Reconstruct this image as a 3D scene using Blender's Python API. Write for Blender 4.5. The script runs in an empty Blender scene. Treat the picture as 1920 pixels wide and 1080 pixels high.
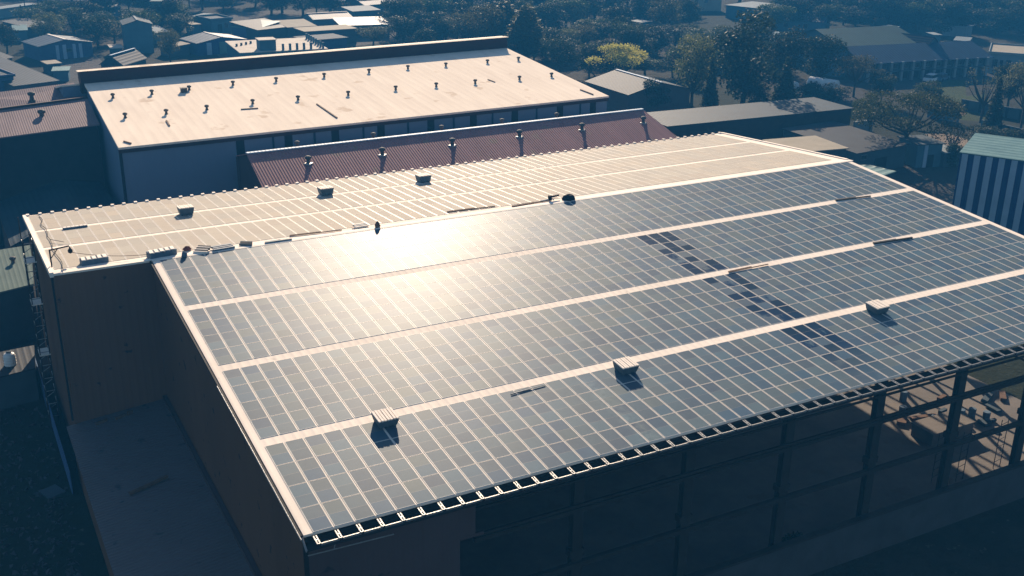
import bpy, bmesh, math, random
from mathutils import Vector, Matrix
R = math.radians
random.seed(7)
S = bpy.context.scene
COL = S.collection

# ------------------------------------------------------------------ camera
CAM = Vector((-11.512, -71.78, 24.69)); F_PX = 2038.97
YAW, PIT, ROL = R(28.5177), R(20.9879), R(0.8267)
fw = Vector((math.sin(YAW)*math.cos(PIT), math.cos(YAW)*math.cos(PIT), -math.sin(PIT)))
r0 = Vector((math.cos(YAW), -math.sin(YAW), 0)); u0 = r0.cross(fw)
rt = r0*math.cos(ROL) + u0*math.sin(ROL); up = u0*math.cos(ROL) - r0*math.sin(ROL)
cd = bpy.data.cameras.new('camera'); cam = bpy.data.objects.new('camera', cd); COL.objects.link(cam)
m = Matrix((rt, up, -fw)).transposed().to_4x4(); m.translation = CAM; cam.matrix_world = m
cd.sensor_width = 36; cd.lens = 36*F_PX/1920; cd.clip_start = 0.5; cd.clip_end = 6000
S.camera = cam

# ------------------------------------------------------------------ light
SUN_AZ, SUN_EL = R(23.5), R(22.6)          # azimuth from +y towards +x
sd = Vector((math.sin(SUN_AZ)*math.cos(SUN_EL), math.cos(SUN_AZ)*math.cos(SUN_EL), math.sin(SUN_EL)))
w = bpy.data.worlds.new("World"); S.world = w; w.use_nodes = True
nt = w.node_tree; bg = nt.nodes['Background']
sky = nt.nodes.new('ShaderNodeTexSky'); sky.sky_type = 'NISHITA'; sky.sun_disc = False
sky.sun_elevation = SUN_EL; sky.sun_rotation = SUN_AZ
sky.air_density = 1.2; sky.dust_density = 0.6; sky.ozone_density = 3.0
nt.links.new(sky.outputs[0], bg.inputs[0]); bg.inputs[1].default_value = 0.05
ld = bpy.data.lights.new('sun', 'SUN'); ld.energy = 5.0; ld.angle = R(0.5); ld.color = (1.0, 0.80, 0.60)
sun = bpy.data.objects.new('sun', ld); COL.objects.link(sun)
sun.rotation_euler = sd.to_track_quat('Z', 'Y').to_euler(); sun.location = sd*300
S.view_settings.view_transform = 'Standard'; S.view_settings.look = 'None'
S.view_settings.exposure = 1.32; S.view_settings.gamma = 1.0

# ------------------------------------------------------------------ helpers
ZG = -15.0
def ray(u, v): return fw + rt*((u-960)/F_PX) + up*((540-v)/F_PX)
def at(u, v, z=ZG):
    d = ray(u, v); return CAM + d*((z-CAM.z)/d.z)
S1, S2 = R(4.886), R(4.036)
def on_roof(u, v, front=True):
    k = math.tan(S1) if front else -math.tan(S2)
    d = ray(u, v); t = (k*CAM.y-CAM.z)/(d.z-k*d.y); return CAM + d*t
def zr(y): return y*math.tan(S1) if y < 0 else -y*math.tan(S2)

class MB:
    def __init__(s): s.v = []; s.f = []; s.mi = []
    def face(s, pts, mi=0):
        n = len(s.v); s.v += [Vector(p) for p in pts]; s.f.append(list(range(n, n+len(pts)))); s.mi.append(mi)
    def hexa(s, b, t, mi=0):
        n = len(s.v); s.v += [Vector(p) for p in list(b)+list(t)]
        k = len(b)
        s.f.append([n+i for i in range(k)][::-1]); s.f.append([n+k+i for i in range(k)])
        s.mi += [mi, mi]
        for i in range(k):
            j = (i+1) % k; s.f.append([n+i, n+j, n+k+j, n+k+i]); s.mi.append(mi)
    def box(s, x0, x1, y0, y1, z0, z1, mi=0):
        s.hexa([(x0,y0,z0),(x1,y0,z0),(x1,y1,z0),(x0,y1,z0)], [(x0,y0,z1),(x1,y0,z1),(x1,y1,z1),(x0,y1,z1)], mi)
    def slab(s, pts, th, mi=0):                # pts = top polygon, ccw from above
        s.hexa([Vector(p)-Vector((0,0,th)) for p in pts], pts, mi)
    def bar(s, a, b, w, h=None, mi=0):
        a = Vector(a); b = Vector(b); h = h or w; d = (b-a).normalized()
        x = d.cross(Vector((0,0,1)));  x = Vector((1,0,0)) if x.length < 1e-4 else x.normalized()
        z = x.cross(d)
        q = [(-1,-1),(1,-1),(1,1),(-1,1)]
        s.hexa([a+x*w/2*i+z*h/2*j for i, j in q], [b+x*w/2*i+z*h/2*j for i, j in q], mi)
    def tube(s, a, b, r1, r2=None, n=8, mi=0):
        a = Vector(a); b = Vector(b); r2 = r1 if r2 is None else r2; d = (b-a).normalized()
        x = d.orthogonal().normalized(); y = d.cross(x)
        c = [(math.cos(6.28319*i/n), math.sin(6.28319*i/n)) for i in range(n)]
        s.hexa([a+(x*i+y*j)*r1 for i, j in c], [b+(x*i+y*j)*r2 for i, j in c], mi)
    def lathe(s, prof, c=(0,0,0), n=12, mi=0):
        c = Vector(c); k = len(s.v)
        for r, z in prof:
            for i in range(n):
                a = 2*math.pi*i/n; s.v.append(c+Vector((r*math.cos(a), r*math.sin(a), z)))
        for j in range(len(prof)-1):
            for i in range(n):
                i2 = (i+1) % n; s.f.append([k+j*n+i, k+j*n+i2, k+(j+1)*n+i2, k+(j+1)*n+i]); s.mi.append(mi)
        s.f.append([k+i for i in range(n)][::-1]); s.f.append([k+(len(prof)-1)*n+i for i in range(n)]); s.mi += [mi, mi]
    def mesh(s, name, mats, off=None):
        me = bpy.data.meshes.new(name)
        off = off or Vector((0,0,0))
        me.from_pydata([p-off for p in s.v], [], s.f)
        for x in (mats if isinstance(mats, (list, tuple)) else [mats]): me.materials.append(x)
        me.polygons.foreach_set('material_index', s.mi); me.update()
        return me
    def build(s, name, mats, parent=None, smooth=False, world=True):
        off = Vector((0,0,0)); pp = parent; ok = False
        while pp is not None:
            off = off+pp.location; ok = ok or bool(pp.get('_wo')); pp = pp.parent
        if not (ok and world): off = None
        me = s.mesh(name, mats, off)
        if smooth:
            me.polygons.foreach_set('use_smooth', [True]*len(me.polygons))
        o = bpy.data.objects.new(name, me); COL.objects.link(o)
        if parent is not None: o.parent = parent
        return o
def tag(o, label, cat, group=None):
    o['label'] = label; o['category'] = cat
    if group: o['group'] = group
    return o
def thing(name, label, cat, loc=(0,0,0), rz=0.0, group=None, world=False):
    o = bpy.data.objects.new(name, None); COL.objects.link(o)
    o.location = loc; o.rotation_euler = (0,0,rz); o.empty_display_size = .3
    if world: o['_wo'] = 1
    return tag(o, label, cat, group)
def struct(o): o['kind'] = 'structure'; return o
def copy_tree(o, parent=None):
    c = o.copy(); COL.objects.link(c)
    if parent is not None: c.parent = parent
    for ch in list(o.children): copy_tree(ch, c)
    return c
ONES = ['','first','second','third','fourth','fifth','sixth','seventh','eighth','ninth','tenth','eleventh','twelfth','thirteenth','fourteenth','fifteenth','sixteenth','seventeenth','eighteenth','nineteenth']
TENS = {2:'twenty',3:'thirty',4:'forty',5:'fifty',6:'sixty'}
def ordw(n):
    if n < 20: return ONES[n]
    t, k = divmod(n, 10)
    return (TENS[t][:-1]+'ieth') if k == 0 else TENS[t]+'-'+ONES[k]

# ------------------------------------------------------------------ materials
def mat(name):
    x = bpy.data.materials.new(name); x.use_nodes = True
    return x, x.node_tree.nodes, x.node_tree.links, x.node_tree.nodes['Principled BSDF']
def nd(N, t, **k):
    n = N.new('ShaderNode'+t)
    for a, b in k.items(): setattr(n, a, b)
    return n
def mixc(N, L, fac, a, b):
    n = nd(N, 'Mix', data_type='RGBA')
    for s_, v in ((0, fac), (6, a), (7, b)):
        if hasattr(v, 'is_linked'): L.new(v, n.inputs[s_])
        else: n.inputs[s_].default_value = v if s_ == 0 else (*v, 1)
    return n.outputs[2]
def math_(N, L, op, a, b=None, c=None, clamp=False):
    n = nd(N, 'Math', operation=op, use_clamp=clamp)
    for i, v in enumerate((a, b, c)):
        if v is None: continue
        if hasattr(v, 'is_linked'): L.new(v, n.inputs[i])
        else: n.inputs[i].default_value = v
    return n.outputs[0]
def noise(N, L, vec, scale, detail=4, rough=.55):
    n = nd(N, 'TexNoise'); n.inputs['Scale'].default_value = scale; n.inputs['Detail'].default_value = detail
    n.inputs['Roughness'].default_value = rough
    L.new(vec, n.inputs['Vector']); return n.outputs['Fac']
def ramp(N, L, fac, lo, hi):
    n = nd(N, 'MapRange'); n.inputs[1].default_value = lo; n.inputs[2].default_value = hi
    L.new(fac, n.inputs[0]); return n.outputs[0]
def geo(N): return nd(N, 'NewGeometry')
def surf(name, c1, c2=None, scale=.6, rough=.7, ribs=None, ribdir='x', bump=.3, spots=None, metal=0.0, stretch=None, spec=.06):
    """painted / plaster / sheet surface: two-tone dirt noise, optional corrugation bump across x or y (object coords)"""
    x, N, L, P = mat(name)
    c2 = c2 or tuple(c*.7 for c in c1)
    tc = nd(N, 'TexCoord'); v = tc.outputs['Object']
    if stretch:
        mp = nd(N, 'Mapping'); mp.inputs['Scale'].default_value = stretch; L.new(v, mp.inputs['Vector']); v2 = mp.outputs[0]
    else: v2 = v
    f = ramp(N, L, noise(N, L, v2, scale, 6, .62), .35, .68)
    c = mixc(N, L, f, c1, c2)
    if spots:
        g = ramp(N, L, noise(N, L, v, spots[0], 3), spots[2], spots[2]+.06)
        c = mixc(N, L, g, c, spots[1])
    L.new(c, P.inputs['Base Color']); P.inputs['Roughness'].default_value = rough; P.inputs['Metallic'].default_value = metal
    P.inputs['Specular IOR Level'].default_value = spec
    hgt = noise(N, L, v, scale*9, 3)
    if ribs:
        sp = nd(N, 'SeparateXYZ'); L.new(v, sp.inputs[0])
        s_ = math_(N, L, 'SINE', math_(N, L, 'MULTIPLY', sp.outputs['XYZ'.index(ribdir.upper())], 6.2832/ribs))
        s_ = math_(N, L, 'POWER', math_(N, L, 'MULTIPLY_ADD', s_, .5, .5), 2.0)
        hgt = math_(N, L, 'MULTIPLY_ADD', hgt, .25, s_)
    b = nd(N, 'Bump'); b.inputs['Strength'].default_value = bump; b.inputs['Distance'].default_value = .04
    L.new(hgt, b.inputs['Height']); L.new(b.outputs[0], P.inputs['Normal'])
    return x

def panel_mat(name, dust_lo, dust_hi, dustc, washed=True, rough=.4, spec=.5, ior=1.45):
    x, N, L, P = mat(name)
    g = geo(N); oi = nd(N, 'ObjectInfo')
    rnd = math_(N, L, 'FRACT', math_(N, L, 'ADD', g.outputs['Random Per Island'], oi.outputs['Random']))
    pos = g.outputs['Position']; sp = nd(N, 'SeparateXYZ'); L.new(pos, sp.inputs[0])
    n1 = noise(N, L, pos, .35, 5); n2 = noise(N, L, pos, 2.4, 5, .65)
    d = math_(N, L, 'ADD', math_(N, L, 'MULTIPLY', rnd, .42), math_(N, L, 'MULTIPLY_ADD', n2, .34, math_(N, L, 'MULTIPLY', n1, .35)))
    d = ramp(N, L, d, .15, .85)
    d = math_(N, L, 'MULTIPLY_ADD', d, dust_hi-dust_lo, dust_lo)
    ro = rough
    if washed:
        mpn = nd(N, 'Mapping'); mpn.inputs['Scale'].default_value = (1.0, .55, 1); L.new(pos, mpn.inputs['Vector'])
        wn = noise(N, L, mpn.outputs[0], .9, 5, .7)
        wv = noise(N, L, pos, .55, 2)
        xs = math_(N, L, 'SUBTRACT', sp.outputs[0], 34.7)
        inx = ramp(N, L, math_(N, L, 'ABSOLUTE', math_(N, L, 'ADD', xs, math_(N, L, 'MULTIPLY_ADD', wv, .5, -.47))), 1.62, 1.5)
        iny = math_(N, L, 'MULTIPLY', ramp(N, L, sp.outputs[1], -32.0, -27.0), ramp(N, L, sp.outputs[1], -7.4, -8.4))
        wm = math_(N, L, 'MULTIPLY', math_(N, L, 'MULTIPLY', inx, iny), ramp(N, L, math_(N, L, 'MULTIPLY_ADD', wn, 1.0, math_(N, L, 'MULTIPLY', rnd, .85)), .70, .80))
        # pale run of dust lower down on the slope
        xs2 = math_(N, L, 'SUBTRACT', sp.outputs[0], 18.7)
        st = math_(N, L, 'MULTIPLY', ramp(N, L, math_(N, L, 'ABSOLUTE', xs2), .75, .2), ramp(N, L, sp.outputs[1], -24.6, -25.6))
        st = math_(N, L, 'MULTIPLY', st, ramp(N, L, n2, .4, .7))
        d = math_(N, L, 'MULTIPLY_ADD', st, .35, d)
        d = math_(N, L, 'MULTIPLY', d, math_(N, L, 'MULTIPLY_ADD', wm, -.97, 1.0))
        ro = math_(N, L, 'MULTIPLY_ADD', wm, 0.0, rough)
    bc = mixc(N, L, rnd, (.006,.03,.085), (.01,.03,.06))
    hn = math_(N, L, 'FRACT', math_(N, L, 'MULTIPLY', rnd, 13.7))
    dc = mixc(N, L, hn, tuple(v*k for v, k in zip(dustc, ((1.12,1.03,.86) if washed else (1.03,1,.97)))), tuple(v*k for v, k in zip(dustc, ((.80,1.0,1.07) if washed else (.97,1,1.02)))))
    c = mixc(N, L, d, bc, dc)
    L.new(c, P.inputs['Base Color'])
    wnz = nd(N, 'TexWhiteNoise', noise_dimensions='1D'); L.new(math_(N, L, 'MULTIPLY', oi.outputs['Random'], 91.7) if False else math_(N, L, 'MULTIPLY', rnd, 917.0), wnz.inputs['W'])
    vs = nd(N, 'VectorMath', operation='SUBTRACT'); L.new(wnz.outputs['Color'], vs.inputs[0]); vs.inputs[1].default_value = (.5,.5,.5)
    vm = nd(N, 'VectorMath', operation='MULTIPLY_ADD'); L.new(vs.outputs[0], vm.inputs[0]); vm.inputs[1].default_value = (.007,.009,0); L.new(g.outputs['Normal'], vm.inputs[2])
    vn = nd(N, 'VectorMath', operation='NORMALIZE'); L.new(vm.outputs[0], vn.inputs[0]); L.new(vn.outputs[0], P.inputs['Normal'])
    if hasattr(ro, 'is_linked'): L.new(ro, P.inputs['Roughness'])
    else: P.inputs['Roughness'].default_value = ro
    P.inputs['IOR'].default_value = ior; P.inputs['Specular IOR Level'].default_value = spec
    if washed: L.new(math_(N, L, 'MULTIPLY_ADD', wm, -.75*spec, spec), P.inputs['Specular IOR Level'])
    return x

M = {}
M['white_sheet'] = surf('white_roof_sheet', (.85,.755,.655), (.77,.68,.58), .25, .55, ribs=.5, bump=.25, spots=(1.2,(.62,.54,.46),.68), spec=0.0)
M['white_trim'] = surf('white_trim', (.84,.76,.67), (.74,.66,.57), .8, .7, spec=.02)
M['cream_roof'] = surf('cream_roof_sheet', (.86,.75,.62), (.76,.655,.54), .45, .9, ribs=1.0, bump=.18, spots=(.32,(.66,.54,.42),.63), spec=0.0, stretch=(1.6,.22,1))
M['panel'] = panel_mat('dusty_panel_glass', .24, .64, (.145,.195,.225), True, .47, .047, 1.35)
M['panel_back'] = panel_mat('dusty_sheen_panel_glass', .80, .98, (.40,.36,.30), False, .8, .04)  # dust, made paler to carry the far slope's low-angle sheen in its colour
M['frame'] = surf('aluminium_frame', (0.627,0.589,0.536), (0.524,0.491,0.445), 3, .45, bump=.02)
M['backsheet'] = surf('cell_gap', (.20,.20,.20), (.16,.16,.16), 3, .5, bump=.0)
M['wall_dark'] = surf('brown_grey_cladding', (0.146,0.078,0.046), (0.110,0.060,0.037), .12, .75, ribs=.5, bump=.3, stretch=(1,1,.2), spots=(1.1,(.045,.035,.03),.64))
M['wall_front'] = surf('blue_grey_cladding', (0.083,0.057,0.057), (0.067,0.047,0.047), .2, .75, ribs=.5, bump=.25, spots=(.8,(.03,.029,.03),.66))
M['steel_dark'] = surf('dark_painted_steel', (.035,.03,.028), (.025,.022,.02), 1, .6)
M['steel_grey'] = surf('galvanised_steel', (0.266,0.266,0.261), (0.193,0.193,0.193), 4, .4, metal=.3)
M['gutter'] = surf('gutter_dark', (.02,.02,.022), (.015,.015,.015), 1, .7)
M['plinth'] = surf('plastered_block_wall', (0.061,0.061,0.066), (0.044,0.044,0.047), .5, .85, spots=(.7,(.05,.05,.052),.62))
M['floor'] = surf('concrete_floor', (0.169,0.149,0.131), (0.113,0.105,0.098), .35, .85, spots=(.5,(.13,.11,.09),.62))
M['annex'] = surf('grey_annex_sheet', (0.117,0.098,0.101), (0.098,0.083,0.084), .18, .55, ribs=.3, ribdir='y', bump=.6, spots=(.9,(.05,.052,.058),.64))
M['bldg_blue'] = surf('grey_blue_cladding', (0.151,0.207,0.293), (0.127,0.176,0.252), .1, .7, ribs=.6, bump=.2)
M['maroon'] = surf('maroon_fascia', (0.045,0.021,0.021), (0.036,0.018,0.018), .6, .6)
M['slot'] = surf('dark_opening', (.02,.02,.024), (.014,.014,.016), 1, .8)
M['pink'] = surf('weathered_red_sheet', (0.344,0.174,0.164), (0.251,0.131,0.129), .22, .8, ribs=.3, bump=.7, stretch=(3,.35,1), spots=(.5,(.28,.18,.14),.62))
M['pink2'] = surf('faded_red_sheet', (0.213,0.155,0.158), (0.161,0.119,0.124), .3, .8, ribs=.25, bump=.5, stretch=(2.5,.5,1))
M['teal_sheet'] = surf('pale_green_sheet', (0.083,0.122,0.108), (0.065,0.101,0.090), .5, .8, ribs=.4, bump=.35)
M['teal_light'] = surf('pale_teal_roof', (0.115,0.209,0.209), (0.080,0.159,0.166), .6, .5, ribs=1.1, ribdir='y', bump=.8)
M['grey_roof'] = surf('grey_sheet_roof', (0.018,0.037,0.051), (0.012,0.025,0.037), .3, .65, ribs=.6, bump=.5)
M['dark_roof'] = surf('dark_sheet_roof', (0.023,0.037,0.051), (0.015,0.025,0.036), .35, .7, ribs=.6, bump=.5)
M['blue_roof'] = surf('blue_grey_roof', (0.015,0.048,0.091), (0.011,0.036,0.070), .3, .6, ribs=.7, bump=.5)
M['green_roof'] = surf('dull_green_roof', (0.023,0.063,0.056), (0.017,0.050,0.046), .3, .65, ribs=.7, bump=.4)
M['brown_roof'] = surf('brown_grey_roof', (0.034,0.039,0.043), (0.026,0.028,0.032), .4, .7, ribs=.5, bump=.5)
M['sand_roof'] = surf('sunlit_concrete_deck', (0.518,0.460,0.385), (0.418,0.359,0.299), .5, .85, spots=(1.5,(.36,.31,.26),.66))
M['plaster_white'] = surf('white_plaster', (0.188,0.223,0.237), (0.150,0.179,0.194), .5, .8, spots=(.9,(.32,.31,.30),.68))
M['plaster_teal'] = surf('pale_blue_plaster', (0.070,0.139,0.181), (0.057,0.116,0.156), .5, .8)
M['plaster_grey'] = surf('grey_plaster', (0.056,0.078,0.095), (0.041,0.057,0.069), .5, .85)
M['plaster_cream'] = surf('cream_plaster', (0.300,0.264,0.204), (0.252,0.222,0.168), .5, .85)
M['brick_dark'] = surf('dark_stained_brick', (0.055,0.036,0.030), (0.033,0.025,0.022), .6, .9, spots=(.8,(.07,.05,.04),.63))
M['blue_paint'] = surf('blue_painted_sheet', (0.050,0.084,0.168), (0.042,0.067,0.143), .6, .6, ribs=.4, bump=.4)
M['blue_sheet'] = surf('bright_blue_sheet', (0.070,0.140,0.266), (0.049,0.098,0.196), .5, .55, ribs=.35, ribdir='y', bump=.5)
M['pale_stripe'] = surf('pale_grey_sheet', (0.332,0.425,0.529), (0.274,0.356,0.450), .5, .6, ribs=.4, bump=.4)
M['navy_stripe'] = surf('navy_sheet', (0.021,0.048,0.150), (0.017,0.038,0.120), .5, .6, ribs=.4, bump=.4)
M['glass'] = surf('dark_window_glass', (.015,.018,.022), (.012,.014,.017), 2, .15, bump=.0, spec=.6)
M['tank_white'] = surf('white_tank_steel', (.72,.72,.70), (.58,.57,.55), .8, .4)
M['crate_side'] = surf('bluish_crate_side', (.09,.13,.16), (.06,.09,.115), 2, .6, bump=.1)
M['rust'] = surf('rusty_steel', (.14,.085,.055), (.09,.055,.04), 3, .8)
M['black'] = surf('black_rubber', (.012,.012,.013), (.02,.02,.02), 5, .7)
M['tarp_red'] = surf('brick_red_cloth', (0.156,0.054,0.039), (0.102,0.036,0.030), 5, .9)
M['tarp_blue'] = surf('slate_blue_sheet', (.10,.15,.20), (.06,.095,.14), 3, .55)
M['car_white'] = surf('white_car_paint', (.72,.74,.74), (.64,.66,.66), 2, .25, bump=.0)
M['car_red'] = surf('dull_red_truck_paint', (.16,.05,.045), (.11,.04,.04), 2, .5)
M['vent_metal'] = surf('weathered_vent_metal', (0.110,0.105,0.096), (0.055,0.052,0.050), 6, .7)
M['bark'] = surf('tree_bark', (0.054,0.042,0.033), (0.030,0.024,0.020), 2, .9, bump=.5)

def ground_mat(name, cols, sc):
    x, N, L, P = mat(name); p = geo(N).outputs['Position']
    a = ramp(N, L, noise(N, L, p, sc, 6, .6), .36, .62); b = ramp(N, L, noise(N, L, p, sc*5, 6, .65), .42, .6)
    e = ramp(N, L, noise(N, L, p, sc*.3, 3), .45, .6)
    c = mixc(N, L, a, cols[0], cols[1]); c = mixc(N, L, math_(N, L, 'MULTIPLY', b, .7), c, cols[2]); c = mixc(N, L, e, c, cols[3])
    h = ramp(N, L, noise(N, L, p, sc*26, 3), .66, .72)
    c = mixc(N, L, math_(N, L, 'MULTIPLY', h, .5), c, cols[4])
    L.new(c, P.inputs['Base Color']); P.inputs['Roughness'].default_value = .95; P.inputs['Specular IOR Level'].default_value = .02
    bp = nd(N, 'Bump'); bp.inputs['Strength'].default_value = .8; bp.inputs['Distance'].default_value = .4
    L.new(noise(N, L, p, sc*9, 6, .7), bp.inputs['Height']); L.new(bp.outputs[0], P.inputs['Normal'])
    return x
M['ground'] = ground_mat('bare_earth_and_scrub', [(.036,.032,.025),(.024,.027,.017),(.055,.047,.036),(.018,.023,.013),(.11,.10,.08)], .06)
M['grass'] = ground_mat('short_grass', [(.05,.07,.025),(.038,.055,.02),(.06,.07,.03),(.042,.05,.022),(.07,.07,.035)], .2)
M['sandy'] = ground_mat('sandy_track', [(.22,.175,.13),(.17,.135,.10),(.26,.21,.16),(.19,.15,.115),(.28,.24,.18)], .25)
M['asphalt'] = ground_mat('grey_yard', [(.05,.05,.05),(.06,.058,.055),(.043,.043,.043),(.055,.053,.05),(.08,.075,.07)], .15)
M['yard'] = ground_mat('concrete_yard', [(.10,.095,.088),(.08,.076,.07),(.12,.11,.10),(.09,.085,.078),(.06,.056,.05)], .12)

def leaf_mat(name, c1, c2, c3):
    x, N, L, P = mat(name); g = geo(N); oi = nd(N, 'ObjectInfo'); tc = nd(N, 'TexCoord')
    c = mixc(N, L, g.outputs['Random Per Island'], c1, c2)
    n = ramp(N, L, noise(N, L, tc.outputs['Object'], 5.0, 2), .4, .65)
    c = mixc(N, L, math_(N, L, 'MULTIPLY', n, .7), c, c3)
    hs = nd(N, 'HueSaturation'); L.new(c, hs.inputs['Color'])
    L.new(math_(N, L, 'MULTIPLY_ADD', oi.outputs['Random'], .6, .7), hs.inputs['Value'])
    L.new(math_(N, L, 'MULTIPLY_ADD', oi.outputs['Random'], .04, .48), hs.inputs['Hue'])
    L.new(hs.outputs[0], P.inputs['Base Color']); P.inputs['Roughness'].default_value = .6
    P.inputs['Specular IOR Level'].default_value = .04
    tr = nd(N, 'BsdfTranslucent'); L.new(hs.outputs[0], tr.inputs[0])
    mx = nd(N, 'MixShader'); mx.inputs[0].default_value = .38
    out = N['Material Output']; L.new(P.outputs[0], mx.inputs[1]); L.new(tr.outputs[0], mx.inputs[2]); L.new(mx.outputs[0], out.inputs[0])
    return x
M['leaf'] = leaf_mat('leaves_green', (.045,.065,.022), (.03,.045,.018), (.065,.075,.028))
M['leaf_dark'] = leaf_mat('leaves_dark', (.022,.034,.016), (.016,.024,.013), (.032,.040,.018))
M['leaf_olive'] = leaf_mat('leaves_olive', (.085,.090,.035), (.06,.065,.026), (.11,.105,.04))
M['leaf_yellow'] = leaf_mat('leaves_yellow', (.40,.35,.085), (.26,.25,.065), (.48,.41,.12))
M['leaf_brown'] = leaf_mat('leaves_dry', (.075,.078,.042), (.052,.055,.03), (.10,.10,.06))

#@SETTING
# ------------------------------------------------------------------ setting: ground, floor, roads
g = MB(); g.face([(-2500,-900,ZG),(3500,-900,ZG),(3500,4500,ZG),(-2500,4500,ZG)]); struct(g.build('ground', M['ground']))
def patch(name, pts, material, dz):
    q = MB(); q.face([(p[0], p[1], ZG+dz) for p in pts]); return struct(q.build(name, material))
def pix(*uv): return [at(u, v) for u, v in uv]
patch('floor', [(.2,-31.7),(63,-31.7),(63,18.7),(.2,18.7)], M['floor'], .02)
patch('grass', pix((1735,150),(1810,150),(1812,186),(1760,196),(1725,184)), M['grass'], .008)
patch('lawn', pix((1760,186),(1850,176),(1870,230),(1800,225)), M['grass'], .004)
patch('path', pix((1735,252),(1770,248),(1815,262),(1822,282),(1800,300),(1770,300),(1742,270)), M['sandy'], .012)
patch('track', pix((1752,190),(1798,200),(1812,214),(1790,222)), M['sandy'], .016)
patch('road', pix((1630,150),(1900,128),(1925,142),(1660,172)), M['asphalt'], .004)
patch('yard', pix((100,104),(172,97),(240,160),(130,168)), M['yard'], .004)
patch('field', pix((-10,14),(75,2),(75,10),(-10,24)), M['sandy'], .006)
patch('lot', pix((1440,150),(1600,150),(1640,200),(1460,210)), M['asphalt'], .006)
patch('alley', pix((1590,310),(1800,270),(1800,420),(1690,420)), M['asphalt'], .008)
patch('courtyard', pix((330,30),(700,10),(760,75),(420,115)), M['yard'], .006)

#@MAIN
# ------------------------------------------------------------------ main warehouse
LX, LF, LB, AX = 62.945, 31.839, 18.894, 6.169
YF, YB = -LF*math.cos(S1), LB*math.cos(S2)
ZF, ZB = -LF*math.sin(S1), -LB*math.sin(S2)
wh = thing('warehouse', 'large steel warehouse under a shallow roof covered with solar panels, its near side open', 'warehouse', (0,0,ZG), world=True)
q = MB(); q.slab([(0,YF,ZF),(LX,YF,ZF),(LX,0,0),(0,0,0)], .12); q.build('roof_slope', M['white_sheet'], wh)
q = MB(); q.slab([(-AX,0.0,0),(LX,0.0,0),(LX,YB,ZB),(-AX,YB,ZB)], .12); q.build('roof_slope', M['white_sheet'], wh)
q = MB(); q.slab([(-AX,-.02,.02),(0,-.02,.02),(0,.35,.025),(-AX,.35,.025)], .02); q.slab([(0,-.25,.012),(LX+.25,-.25,.012),(LX+.25,0,.035),(0,0,.035)],.02); q.slab([(0,0,.035),(LX+.25,0,.035),(LX+.25,.35,.012),(0,.35,.012)], .02)
q.build('ridge_cap', M['white_trim'], wh)
def verge(x0, x1, ya, yb):
    q = MB()
    q.slab([(x0,ya,zr(ya)+.09),(x1,ya,zr(ya)+.09),(x1,yb,zr(yb)+.09),(x0,yb,zr(yb)+.09)], .3); return q.build('verge_trim', M['white_trim'], wh)
verge(-AX-.22, -AX+.02, .02, YB+.05); verge(LX-.02, LX+.25, .4, YB+.05)
q = MB(); q.bar((-.12,YF,ZF-.05),(-.12,-.1,-.06),.1,.14); q.build('edge_trim', M['gutter'], wh)
q = MB(); q.tube((-.2,YF-.3,ZF-.02),(-.2,YF+14,ZF-.02+14*math.tan(S1)),.035); q.build('edge_pipe', M['steel_grey'], wh)
# eave clips along the far edge
for i in range(76):
    x = -AX+.15+i*.917
    if x > LX: break
    q = MB(); q.box(x-.12, x+.12, YB-.25, YB+.06, ZB-.02, ZB+.14); q.build('eave_clip', M['white_trim'], wh)
# closed walls
T = .12
q = MB()
q.hexa([(.02,YF+.06,ZG),(.02+T,YF+.06,ZG),(.02+T,-.02,ZG),(.02,-.02,ZG)], [(.02,YF+.06,ZF-.14),(.02+T,YF+.06,ZF-.14),(.02+T,-.02,-.14),(.02,-.02,-.14)])
q.build('side_wall', M['wall_dark'], wh)
q = MB(); q.box(-AX+.13, .02, .02, .02+T, ZG, -.14); q.build('return_wall', M['wall_dark'], wh)
q = MB(); q.hexa([(-AX,.02,ZG),(-AX+T,.02,ZG),(-AX+T,YB-.13,ZG),(-AX,YB-.13,ZG)], [(-AX,.02,-.14),(-AX+T,.02,-.14),(-AX+T,YB-.13,ZB-.12),(-AX,YB-.13,ZB-.12)])
q.build('side_wall', M['wall_dark'], wh)
q = MB(); q.box(-AX, LX, YB-.12, YB, ZG, ZB-.14); q.build('back_wall', M['wall_front'], wh)
q = MB(); q.box(.16, 8.45, YF+.02, YF+.14, -5.2, ZF-.55); q.box(.16, 7.62, YF+.02, YF+.14, ZG, -5.203); q.box(7.63, 8.9, YF+.0, YF+.15, -5.35, -5.2)
q.build('front_wall', M['wall_front'], wh)
q = MB(); q.box(-.02, .17, YF-.0, YF+.17, ZG, ZF-.5); q.build('corner_trim', M['gutter'], wh)
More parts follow.
